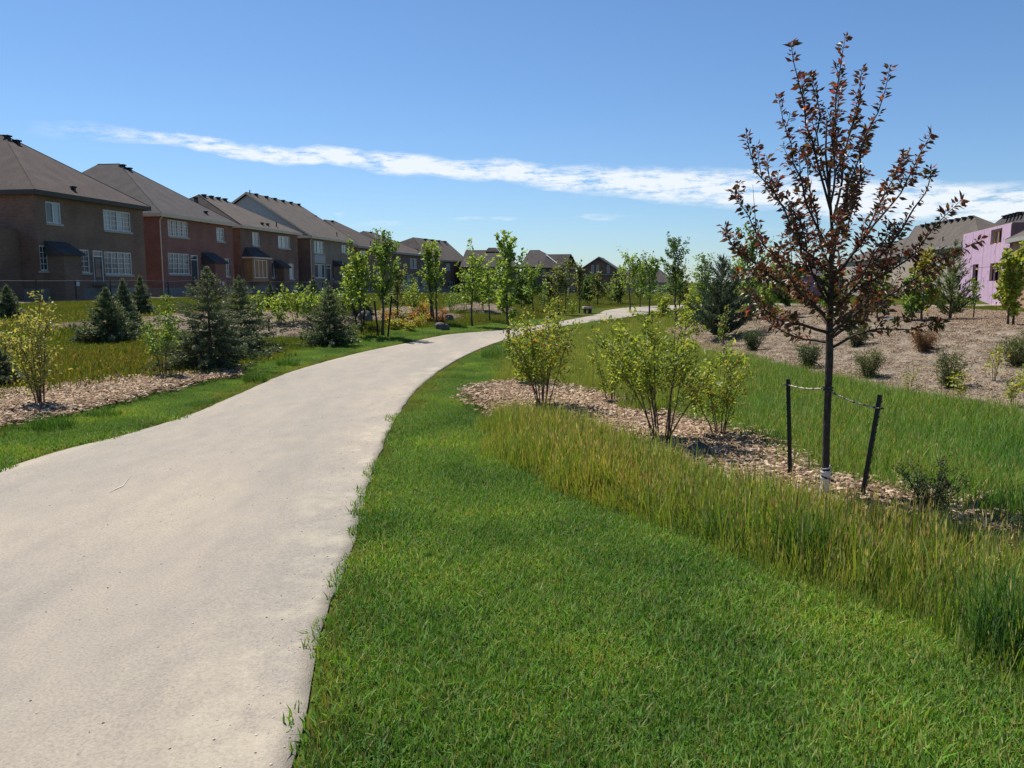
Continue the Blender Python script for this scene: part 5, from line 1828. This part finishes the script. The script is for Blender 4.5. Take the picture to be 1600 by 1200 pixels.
def build_left_row():
    G = 'brick houses along the garden fence'
    # 1: taupe brick, hip roof
    H = House('brick_house', 'dark taupe brick house with a brown hip roof, largest and nearest of the row', (53, 48.0), (221, 58.5), 297, 6.75, 13, 'taupe', 'brown', dark_trim, group=G)
    H.win(73, 316, 94, 349, 2, 0, panes=[pane_mid, pane_pale])
    H.win(163, 330, 203, 361, 4, 3, panes=[pane_pale, pane_mid])
    H.win(64, 384, 86, 423, 2, 3, panes=[pane_dark, pane_pale])
    H.win(126, 390, 139, 426, 1, 3, pane=pane_dark)
    H.win(165, 394, 205, 429, 4, 3, pane=pane_mid)
    H.door(148, 392, 160, 441)
    H.walls(BR_['umber'])
    a, b = H.loc(99, 400, -1.1)[0], H.loc(127, 400, -1.1)[0]
    H.bump(a, b, H.loc(110, 396, -1.1)[1], 1.1, 0.75)
    R1 = H.ridge(H.w / 2, 6, 211)
    rf, v = roof(H.root, 0, 0, H.w, H.d, H.h, R1, (R1[0], R1[1] + 2.0, R1[2]), H.roofm, dark_trim)
    for t in (0.05, 0.11):
        roof_vent(rf, lerp(v[4], v[1], t) - np.array([0.5, 0.1, 0.06]))
    roof_vent(rf, lerp(lerp(v[0], v[1], 0.35), v[4], 0.10) + (0, 0, 0.02), 0.25)
    # low wing with a window on the near side
    w2 = MB().box(-7.5, 1.2, -1, -0.02, 9, 4.4).build('side_wing', H.brick, H.root)
    # 2: red brick
    H = House('brick_house', 'red brick house with a cream gutter and grey hip roof', (249, 62.5), (362, 74.0), 333, 6.7, 13, 'red', 'grey', cream_trim, group=G)
    H.win(263, 345, 293, 370, 4, 3, pane=pane_mid)
    H.win(339, 356, 350, 377, 2, 2, panes=[pane_pale, pane_dark])
    H.win(264, 396, 295, 428, 4, 3, pane=pane_dark)
    H.win(315, 400, 326, 424, 2, 2, panes=[pane_dark, pane_mid])
    H.win(352.5, 404, 357.5, 432, 1, 2, pane=pane_mid)
    H.door(300, 399, 309, 438)
    H.walls()
    a, b = H.loc(336, 410, -1.1)[0], H.loc(352.5, 410, -1.1)[0]
    H.bump(a, b, H.loc(345, 410, -1.1)[1], 1.1, 0.85)
    H.downspout(-0.15, cream_trim)
    R1 = H.ridge(H.w / 2, 186, 256)
    rf, v = roof(H.root, 0, 0, H.w, H.d, H.h, R1, (R1[0], R1[1] + 2.0, R1[2]), H.roofm, cream_trim)
    for t in (0.05, 0.10):
        roof_vent(rf, lerp(v[4], v[1], t) - np.array([0.5, 0.1, 0.06]))
    roof_vent(rf, lerp(v[4], v[0], 0.07) - np.array([-0.3, -0.2, 0.06]))
    roof_vent(rf, lerp(lerp(v[0], v[1], 0.72), v[4], 0.14), 0.25)
    # 3: umber brick with a timber bay
    H = House('brick_house', 'dark umber brick house with a timber sided bay window and tan roof', (375, 76.0), (464, 88.0), 352, 6.6, 12, 'umber', 'tan', grey_trim, group=G)
    H.win(395, 363, 405, 384, 2, 0, panes=[pane_pale, pane_mid])
    H.win(435, 369, 453, 388, 3, 0, panes=[pane_pale, pane_pale, pane_dark])
    H.win(425, 409, 433, 434, 2, 0, panes=[pane_mid, pane_dark])
    H.win(452, 412, 459, 436, 1, 0, pane=pane_pale)
    H.walls()
    a, b = H.loc(394, 410, -0.9)[0], H.loc(419, 410, -0.9)[0]
    zt = H.loc(405, 402, -0.9)[1]
    zb = H.loc(405, 436, -0.9)[1]
    bay = MB().box(a, -0.9, zb - 0.2, b, -0.004, zt).build('bay_window', wood_panel, H.root)
    wx0, wx1 = H.loc(397, 410, -0.9)[0], H.loc(416, 410, -0.9)[0]
    wb = window(bay, wx0, zb + 0.1, wx1, zt - 0.25, -0.9, 3, 0, pane_mid, sill=False, proud=True)
    mb = MB()
    mb.add([(a - 0.3, -1.2, zt), (b + 0.3, -1.2, zt), (b + 0.3, -0.01, zt), (a - 0.3, -0.01, zt), (a + 0.5, -0.01, zt + 0.95), (b - 0.5, -0.01, zt + 0.95)], [(0, 1, 5, 4), (1, 2, 5), (3, 0, 4), (0, 3, 2, 1)])
    mb.build('bay_roof', ROOFS['dark'], bay)
    MB().box(a - 0.3, -1.2, zt - 0.14, b + 0.3, -0.02, zt - 0.003).build('bay_fascia', cream_trim, bay)
    a, b = H.loc(443, 412, -1.0)[0], H.loc(452, 412, -1.0)[0]
    H.bump(a, b, H.loc(447, 417, -1.0)[1], 1.0, 0.7, vent=False)
    ly = H.ridge(2.0, 310, 304)[1]
    x1, z1 = H.loc(310, 304, ly)
    x2, z2 = H.loc(347, 311, ly)
    rf, v = roof(H.root, 0, 0, H.w, H.d, H.h, (x1, ly, z1), (max(x2, x1 + 1.0), ly, z1), H.roofm, cream_trim)
    for t in (0.1, 0.4, 0.7, 1.0):
        roof_vent(rf, lerp(v[4], v[5], t) - np.array([0, 0.35, 0.15]))
    roof_vent(rf, lerp(v[4], v[3], 0.06) + np.array([-0.1, -0.3, -0.3]))
    for fx in (0.45, 0.55):
        roof_vent(rf, lerp(lerp(v[0], v[1], fx), v[4], 0.13), 0.25)
    roof_vent(rf, lerp(lerp(v[0], v[1], 0.66), v[5], 0.12), 0.2, True)
    # 4: sand brick, siding gable
    H = House('brick_house', 'grey brown brick house whose pale siding gable faces the camera', (484, 90.0), (551, 104.0), 368.5, 6.5, 13, 'sand', 'tan', grey_trim, group=G)
    H.win(491, 377, 506, 396, 3, 0, panes=[pane_mid, pane_pale])
    H.win(493, 413, 508, 434, 3, 0, panes=[pane_mid, pane_pale])
    H.win(520, 415, 528, 436, 2, 0, pane=pane_dark)
    H.win(534, 383, 541, 395, 2, 0, pane=pane_pale)
    H.door(511, 414, 517, 438)
    H.walls(BR_['umber'])
    x0, x1 = H.loc(491, 400)[0], H.loc(508, 400)[0]
    MB().box(x0, -0.03, H.loc(500, 411)[1], x1, -0.004, H.loc(500, 398.5)[1]).build('siding_panel', siding, H.root)
    H.downspout(-0.1, cream_trim)
    a, b = H.loc(533, 418, -1.0)[0], H.loc(545, 418, -1.0)[0]
    H.bump(a, b, H.loc(539, 415, -1.0)[1], 1.0, 0.6, vent=False)
    R1 = H.ridge(-0.42, 384, 300)
    x2 = H.loc(466, 318, R1[1])[0]
    rf, v = roof(H.root, 0, 0, H.w, R1[1] * 2, H.h, R1, (x2, R1[1], R1[2]), H.roofm, cream_trim, kind='gable', gable_mat=siding)
    for t in (0.12, 0.3, 0.46, 0.62, 0.78, 0.95):
        roof_vent(rf, lerp(v[4], v[5], t) - np.array([0, 0.4, 0.2]))
    roof_vent(rf, lerp(v[4], v[5], 0.04) - np.array([0, 0.2, 0.2]), 0.2, True)
    roof_vent(rf, lerp(v[5], v[1], 0.3) - np.array([0.4, 0.0, 0.2]))
    roof_vent(rf, lerp(lerp(v[0], v[1], 0.62), v[5], 0.10), 0.2, True)
    # 5, 6, 7: further down the row
    H = House('brick_house', 'dark brick house with a small hip roof just past the siding gable', (557, 107.0), (613, 120.0), 384, 6.4, 12, 'umber', 'brown', grey_trim, group=G)
    H.win(563, 392, 572, 400, 2, 0, pane=pane_pale)
    H.win(598, 398, 603, 408, 1, 0, pane=pane_mid)
    H.win(566, 418, 574, 434, 2, 0, pane=pane_mid)
    H.walls()
    ly = H.ridge(3.5, 506, 343)[1]
    x1, z1 = H.loc(506, 343, ly)
    rf, v = roof(H.root, 0, 0, H.w, 2 * ly if ly < 9 else 14, H.h, (x1, ly, z1), (H.loc(524, 347, ly)[0], ly, z1), H.roofm, grey_trim)
    roof_vent(rf, lerp(v[4], v[5], 0.5) - np.array([0, 0.4, 0.2]))
    roof_vent(rf, lerp(lerp(v[0], v[1], 0.4), v[5], 0.1), 0.2, True)
    H = House('brick_house', 'dark brick house with a white framed bay and brown hip roof', (617, 123.0), (668, 138.0), 394, 6.3, 12, 'dusk', 'brown', grey_trim, group=G)
    H.win(620, 400, 623.5, 411, 1, 0, pane=pane_pale)
    H.win(641, 404, 651, 419, 3, 0, panes=[pane_pale, pane_mid])
    H.win(629, 430, 641, 449, 3, 0, panes=[pane_pale, pane_mid])
    H.win(648, 433, 653, 446, 1, 0, pane=pane_pale)
    H.win(660, 436, 665, 446, 1, 0, pane=pane_pale)
    H.walls()
    H.downspout(0.1)
    ly = H.ridge(3.5, 567, 361)[1]
    x1, z1 = H.loc(567, 361, ly)
    rf, v = roof(H.root, 0, 0, H.w, 14, H.h, (x1, ly, z1), (H.loc(584, 363, ly)[0], ly, z1), H.roofm, grey_trim)
    roof_vent(rf, lerp(v[4], v[5], 0.5) - np.array([0, 0.4, 0.2]))
    roof_vent(rf, lerp(lerp(v[0], v[1], 0.75), v[5], 0.1), 0.2, True)
    H = House('brick_house', 'long roofed brown house with ridge vents closing the brick row', (672, 142.0), (728, 158.0), 405, 6.2, 14, 'dusk', 'tan', grey_trim, group=G)
    H.win(697, 412, 703, 422, 2, 0, pane=pane_pale)
    H.win(700, 440, 711, 448, 3, 0, pane=pane_mid)
    H.walls()
    ly = H.ridge(3.0, 645, 371)[1]
    x1, z1 = H.loc(645, 371, ly)
    rf, v = roof(H.root, 0, 0, H.w, 16, H.h, (x1, ly, z1), (H.loc(697, 378, ly)[0], ly, z1), H.roofm, grey_trim)
    for t in (0.3, 0.5, 0.7, 0.9):
        roof_vent(rf, lerp(v[4], v[5], t) - np.array([0, 0.4, 0.2]), 0.5)
    p = lerp(lerp(v[3], v[0], 0.75), v[4], 0.35)
    MB().box(p[0] - 1.5, p[1] - 1.2, p[2] - 1.2, p[0] + 0.8, p[1] + 1.2, p[2] + 0.5).build('dormer', siding_tan, rf)
    # houses that close the view
    G2 = 'dark houses beyond the bend of the path'
    H = House('far_house', 'broad dark house with a slate roof and raised cap behind the slender tree', (722, 150.0), (812, 150.0), 417, 6.2, 11, 'dusk', 'slate', dark_trim, group=G2)
    H.win(738, 425, 744, 433, 2, 0, pane=pane_dark)
    H.win(770, 425, 776, 433, 2, 0, pane=pane_dark)
    H.walls()
    x1, z1 = H.loc(728, 391, 5.5)
    x2, z2 = H.loc(776, 391, 5.5)
    rf, v = roof(H.root, 0, 0, H.w, H.d, H.h, (x1, 5.5, z1), (x2, 5.5, z1), H.roofm, dark_trim)
    xa, za = H.loc(763, 387, 5.5)
    MB().add([(xa - 0.6, 4.6, z1 - 0.3), (xa + 2.2, 4.6, z1 - 0.3), (xa + 2.2, 6.4, z1 - 0.3), (xa - 0.6, 6.4, z1 - 0.3), (xa, 5.5, za), (xa + 1.5, 5.5, za)], [(0, 1, 5, 4), (1, 2, 5), (2, 3, 4, 5), (3, 0, 4)]).build('roof_cap', H.roofm, rf)
    roof_vent(rf, lerp(lerp(v[0], v[1], 0.45), v[4], 0.12), 0.25, True)
    H = House('far_house', 'dark house with a slate hip roof and a front gable with one window', (815, 152.0), (878, 150.0), 417, 6.2, 10, 'dusk', 'slate', dark_trim, group=G2)
    H.win(848, 421, 853, 430, 2, 0, pane=pane_mid)
    H.win(858, 421, 863, 430, 2, 0, pane=pane_mid)
    H.walls()
    x1, z1 = H.loc(828, 391, 5.0)
    rf, v = roof(H.root, 0, 0, H.w, H.d, H.h, (x1, 5.0, z1), (H.loc(843, 391, 5.0)[0], 5.0, z1), H.roofm, dark_trim)
    roof_vent(rf, lerp(lerp(v[0], v[1], 0.5), v[4], 0.2), 0.25, True)
    xF, xK = H.loc(877, 417, -0.5)[0], H.loc(900, 417, 4.5)[0]
    xR, zR = H.loc(889, 397, 2.0)
    xL = H.loc(856, 397, 2.0)[0]
    F_, K_ = np.array([xF, -0.5]), np.array([xK, 4.5])
    wing = MB().add([(xF, -0.5, -1.5), (xK, 4.5, -1.5), (xK, 4.5, H.h), (xF, -0.5, H.h), (H.w - 1, 4.5, -1.5), (H.w - 1, 4.5, H.h), (H.w - 1, -0.5, -1.5), (H.w - 1, -0.5, H.h)], [(0, 1, 2, 3), (1, 4, 5, 2), (6, 0, 3, 7)]).build('gable_wing', BR_['dusk'], H.root)
    MB().add([(xF, -0.5, H.h), (xK, 4.5, H.h), (xR, 2.0, zR - 0.15)], [(0, 1, 2)]).build('gable_wall', dark_trim, wing)
    n_ = np.array([K_[1] - F_[1], -(K_[0] - F_[0])])
    n_ = n_ / np.hypot(*n_) * 0.5
    MB().add([(xF + n_[0], -0.9 + n_[1], H.h - 0.2), (xR + n_[0], 2.0 + n_[1], zR), (xL, 2.0, zR), (xL - 1, -0.9, H.h - 0.2), (xK + n_[0], 4.9, H.h - 0.2), (xL, 4.9, H.h - 0.2)], [(0, 1, 2, 3), (1, 4, 5, 2)]).build('wing_roof', H.roofm, wing)
    ang = math.atan2(5.0, xK - xF)
    wl = float(np.hypot(xK - xF, 5.0))
    for (z0, z1, t0, t1, nl) in ((3.9, 5.3, 0.22, 0.66, 3), (1.0, 2.4, 0.5, 0.72, 1)):
        wn = window(wing, 0, 0, wl * (t1 - t0), z1 - z0, 0.0, nl, 0, pane_mid, proud=True)
        wn.location = (xF + (xK - xF) * t0, -0.5 + 5.0 * t0, z0)
        wn.rotation_euler = (0, 0, ang)
    fl = MB()
    p, q = np.array(H.loc(853, 398, 1.5)), np.array(H.loc(876, 416, -0.4))
    fl.tube([(p[0], 1.6, p[1]), (q[0], -0.44, q[1] + 0.05)], 0.12, 5).build('valley_flashing', white_trim, rf)
    H = House('far_house', 'dark house with a wide gable and three upper windows over red brick', (898, 165.0), (973, 163.0), 428, 5.6, 12, 'umber', 'dark', grey_trim, group=G2)
    H.walls()
    R1 = H.ridge(H.w / 2, 935, 400.5)
    R1 = (H.w / 2, -0.42, H.loc(935, 401, -0.42)[1])
    rf, v = roof(H.root, 0, 0, H.w, H.d, H.h, R1, (H.w / 2, H.d + 0.4, R1[2]), H.roofm, grey_trim, kind='gable', gable_mat=BR_['umber'])
    for k, (x0, x1) in enumerate(((924, 928), (932, 936), (948.5, 952.5))):
        a, zb = H.loc(x0, 426)
        b, zt = H.loc(x1, 414)
        window(H.root, a, zb, b, zt, -0.03, 1, 1, pane_mid, proud=True)
    H = House('far_house', 'pale distant house with a low grey roof between the saplings', (972, 190.0), (1042, 186.0), 441, 5.0, 10, siding_tan, 'slate', grey_trim, group=G2)
    H.walls()
    x1, z1 = H.loc(985, 419, 5.0)
    roof(H.root, 0, 0, H.w, H.d, H.h, (x1, 5.0, z1), (H.loc(1028, 419, 5.0)[0], 5.0, z1), H.roofm, grey_trim)


def pink_mat():
    m = noisy('pink_board', (0.44, 0.295, 0.41), (0.50, 0.345, 0.465), 1.3, 0.7, 0, 4, 0.3)
    return m


def build_right_row():
    G = 'houses behind the mulch bank'
    # wrapped in pink insulation board, not yet clad
    H = House('unfinished_house', 'house under construction wrapped in pink insulation boards with open window holes', (1506, 76.0), (1580, 61.0), 366, 6.3, 9, pink_mat(), 'grey', group=G)
    w, h, R = H.w, H.h, H.root
    holes = []
    for (x0, y0, x1, y1) in ((1548, 358, 1567, 381), (1519, 413, 1530, 441), (1546, 411, 1566, 439)):
        a, zb = H.loc(x0, y1)
        b, zt = H.loc(x1, y0)
        holes.append((a, 0.5 * (zb + H.loc(x1, y1)[1]), b, 0.5 * (zt + H.loc(x0, y0)[1])))
    cols = np.linspace(0, w, 13)
    pm = pink_mat()
    for i in range(12):
        for (za, zb) in ((-0.2, 3.05), (3.05, h)):
            a, b = cols[i] + 0.016, cols[i + 1] - 0.016
            hs = [x for x in holes if x[2] > a and x[0] < b and x[3] > za and x[1] < zb]
            off = 0.004 * ((i * 7) % 3)
            bd = holed(a, b, za + 0.016, zb - 0.016, hs, -0.03 - off, 0.10).build('insulation_board', pm, R)
    mk = MB()
    rr = np.random.default_rng(5)
    for k in range(46):                                                     # printed marks on the boards
        x, z = rr.uniform(0.3, w - 0.3), rr.uniform(0.6, h - 0.3)
        if any(q[0] - 0.3 < x < q[2] + 0.3 and q[1] - 0.3 < z < q[3] + 0.3 for q in holes):
            continue
        mk.add([(x - 0.08, -0.045, z), (x + 0.08, -0.045, z + 0.03), (x + 0.08, -0.045, z + 0.11), (x - 0.08, -0.045, z + 0.08)], [(0, 1, 2, 3)])
        mk.add([(x, -0.045, z - 0.2), (x + 0.04, -0.045, z - 0.2), (x + 0.04, -0.045, z - 0.01), (x, -0.045, z - 0.01)], [(0, 1, 2, 3)])
    mk.build('printed_mark', noisy('board_print', (0.20, 0.12, 0.22), (0.26, 0.16, 0.27), 5), R)
    holed(0, w, -0.5, h, holes, 0.0, 0.16).build('sheathing', lumber, R)
    MB().box(w, 0.0, -0.5, w + 0.03, 9, h).build('side_wall', siding_tan if False else noisy('brown_side', (0.17, 0.10, 0.11), (0.22, 0.14, 0.15), 2), R)  # this end is coloured darker and browner than the pink boards
    MB().box(-0.03, 0.0, -0.5, 0, 9, h).build('side_wall', pm, R)
    MB().box(0, 9, -0.5, w, 9.1, h).build('front_wall', lumber, R)
    MB().box(0.01, 0.01, h - 0.12, w - 0.01, 8.99, h - 0.02).build('top_deck', lumber, R)
    MB().box(0.01, 0.17, 2.9, w - 0.01, 8.99, 3.1).build('floor_deck', lumber, R)
    MB().box(-0.02, -0.06, -1.5, w + 0.05, 9.1, -0.21).build('foundation', concrete, R)
    MB().box(0, -0.09, -0.205, w, -0.061, 0.0).build('sill_plate', lumber, R)
    a, zb, b, zt = holes[0]
    for t in (0.16, 0.45, 0.52, 0.88):
        x = a + (b - a) * t
        MB().box(x - 0.05, 0.10, zb, x + 0.05, 0.20, zt).build('stud', lumber, R)
    MB().box(a, 0.09, zb - 0.02, b, 0.21, zb + 0.09).build('stud', lumber, R)
    MB().box(a, 0.09, zt - 0.1, b, 0.21, zt).build('stud', lumber, R)
    a, zb, b, zt = holes[2]
    MB().tube([(a + 0.2, 0.5, zt), (b, 0.5, zb + 0.3)], 0.05, 4).build('brace', lumber, R)
    # hip roofed neighbours
    H = House('row_house', 'grey roofed house with pale siding just past the pink clad one', (1412, 104.0), (1536, 82.0), 392, 6.4, 10, siding_tan, 'tan', grey_trim, group=G)
    H.win(1450, 398, 1458, 414, 2, 0, pane=pane_mid)
    H.win(1464, 396, 1472, 414, 2, 0, pane=pane_mid)
    H.walls()
    R1 = H.ridge(H.w * 0.62, 1523, 337)
    ly = R1[1]
    rf, v = roof(H.root, 0, 0, H.w, 2 * ly, H.h, (H.loc(1430, 362, ly)[0], ly, R1[2]), (H.w * 0.62, ly, R1[2]), H.roofm, grey_trim)
    for t in np.linspace(0.2, 1.0, 9):
        roof_vent(rf, lerp(v[4], v[5], t) - np.array([0, 0.4, 0.2]), 0.4)
    roof_vent(rf, lerp(lerp(v[0], v[1], 0.5), v[5], 0.2), 0.3, True)
    H = House('row_house', 'brown house with a tan hip roof behind the bronze leaved tree', (1318, 150.0), (1420, 112.0), 408, 6.4, 12, siding_tan, 'tan', grey_trim, group=G)
    H.win(1372, 414, 1380, 428, 2, 0, pane=pane_mid)
    H.walls()
    R1 = H.ridge(H.w * 0.5, 1462, 349)
    ly = min(R1[1], 14)
    rf, v = roof(H.root, 0, 0, H.w, 2 * ly, H.h, (H.w * 0.25, ly, H.h + 4.3), (H.w * 0.75, ly, H.h + 4.3), H.roofm, grey_trim)
    H = House('row_house', 'orange brick house with a pale hip roof at the edge of the view', (1583, 58.0), (1690, 44.0), 374, 6.3, 10, 'orange', 'tan', grey_trim, group=G)
    H.win(1594, 380, 1612, 402, 2, 0, pane=pane_mid)
    H.win(1600, 418, 1620, 442, 2, 0, pane=pane_mid)
    H.walls()
    rf, v = roof(H.root, 0, 0, H.w, H.d, H.h, (H.w * 0.35, H.d / 2, H.h + 3.4), (H.w * 0.65, H.d / 2, H.h + 3.4), H.roofm, grey_trim)
    H = House('row_house', 'second grey roofed house with ridge vents behind the pink boards', (1532, 96.0), (1640, 74.0), 372, 6.4, 11, siding_tan, 'grey', grey_trim, group=G)
    H.walls()
    R1 = H.ridge(H.w * 0.6, 1600, 331)
    rf, v = roof(H.root, 0, 0, H.w, 2 * R1[1], H.h, (H.w * 0.3, R1[1], R1[2]), R1, H.roofm, grey_trim)
    for t in np.linspace(0.3, 1.0, 5):
        roof_vent(rf, lerp(v[4], v[5], t) - np.array([0, 0.4, 0.2]), 0.5)
    H = House('row_house', 'small distant purple clad house seen through the bronze branches', (1214, 190.0), (1262, 168.0), 432, 5.4, 9, noisy('purple_wrap', (0.24, 0.15, 0.26), (0.28, 0.18, 0.30), 2), 'grey', grey_trim, group=G)
    H.walls()
    roof(H.root, 0, 0, H.w, H.d, H.h, (H.w * 0.3, 4.5, H.h + 2.4), (H.w * 0.7, 4.5, H.h + 2.4), H.roofm, grey_trim)


build_left_row()
build_right_row()


# ------------------------------------------------------------------ garden fence, seat, cover
def build_fence():
    fm = noisy('fence_black', (0.012, 0.012, 0.013), (0.028, 0.028, 0.03), 10, 0.5, 0, 3, 0.4)
    y0, y1, st, h = 33.0, 117.0, 3.0, 1.22
    ys = np.arange(y0, y1 + 0.1, st)
    base = np.array([fence_x(ys[0]), ys[0], 0])
    root = empty('chain_link_fence', (base[0], base[1], hz(base[0], base[1])))
    tag(root, 'long low black chain link fence behind the back gardens of the brick houses', 'fence')
    O = np.array(root.location)
    P = [np.array([fence_x(y), y, hz(fence_x(y), y)]) - O for y in ys]
    post = MB().tube([(0, 0, -0.3), (0, 0, h + 0.03)], 0.042, 8).mesh('post')
    post.materials.append(fm)
    for p in P:
        link('post', post, None, root, tuple(p))
    for a, b in zip(P, P[1:]):
        MB().tube([a + (0, 0, h), b + (0, 0, h)], 0.028, 6).build('top_rail', fm, root)
        vs, fs = [], []
        d = b - a
        L = np.linalg.norm(d)
        n = int(L / 0.10)
        for k in range(-12, n):
            for sgn in (1, -1):
                t0, t1 = k / n, (k + 12) / n
                z0, z1 = (0.03, h - 0.02) if sgn > 0 else (h - 0.02, 0.03)
                c0, c1 = max(t0, 0), min(t1, 1)
                if c1 <= c0:
                    continue
                q0 = a + d * c0 + (0, 0, z0 + (z1 - z0) * (c0 - t0) / (t1 - t0))
                q1 = a + d * c1 + (0, 0, z0 + (z1 - z0) * (c1 - t0) / (t1 - t0))
                i = len(vs)
                o = np.array([0.003 * sgn, 0, 0])
                vs += [q0 + o + (0, 0, 0.005), q0 + o - (0, 0, 0.005), q1 + o - (0, 0, 0.005), q1 + o + (0, 0, 0.005)]
                fs.append((i, i + 1, i + 2, i + 3))
        MB().add(vs, fs).build('wire_mesh', fm, root)


build_fence()


def build_small_things():
    b = gp(918, 490)
    s = b[1] / FPX
    st = noisy('seat_stone', (0.42, 0.36, 0.29), (0.54, 0.47, 0.38), 6, 0.85, 0.2, 5, 0.2)
    root = empty('stone_seat', b, 0.15)
    tag(root, 'low beige stone slab seat on two supports beside the distant path', 'seat')
    w = 15 * s
    MB().box(-w / 2, -0.22, 0.26, w / 2, 0.22, 0.36).build('seat_slab', st, root)
    MB().box(-w * 0.36, -0.17, -0.1, -w * 0.22, 0.17, 0.259).build('support', bark_grey, root)
    MB().box(w * 0.22, -0.17, -0.1, w * 0.36, 0.17, 0.259).build('support', bark_grey, root)
    p = gp(921, 487)
    shrub('low_shrub', (b[0] + 0.1, b[1] + 0.5, b[2]), 0.55, 0.5, 'low coppery shrub directly behind the stone seat', None, 990, ORANGE, 6, 160, 0.07, 0.1, 0.9, None, twigs=5)
    shrub('low_shrub', (b[0] - 0.75, b[1] - 0.1, b[2]), 0.7, 0.5, 'bright green leafy plant at the end of the stone seat', None, 991, BRIGHT, 6, 160, 0.08, 0.1, 0.9, None, twigs=5)
    c = gy(953, 95)
    z = float(at(953, 461, 95)[2])
    root = empty('utility_box', (c[0], 95, c[2]))
    tag(root, 'white topped low utility box before the far dark house', 'utility box')
    MB().box(-0.24, -0.2, -0.2, 0.24, 0.2, z - c[2] - 0.2).build('cabinet', dark_trim, root)
    MB().box(-0.28, -0.24, z - c[2] - 0.199, 0.28, 0.24, z - c[2] + 0.15).build('lid', white_trim, root)


build_small_things()
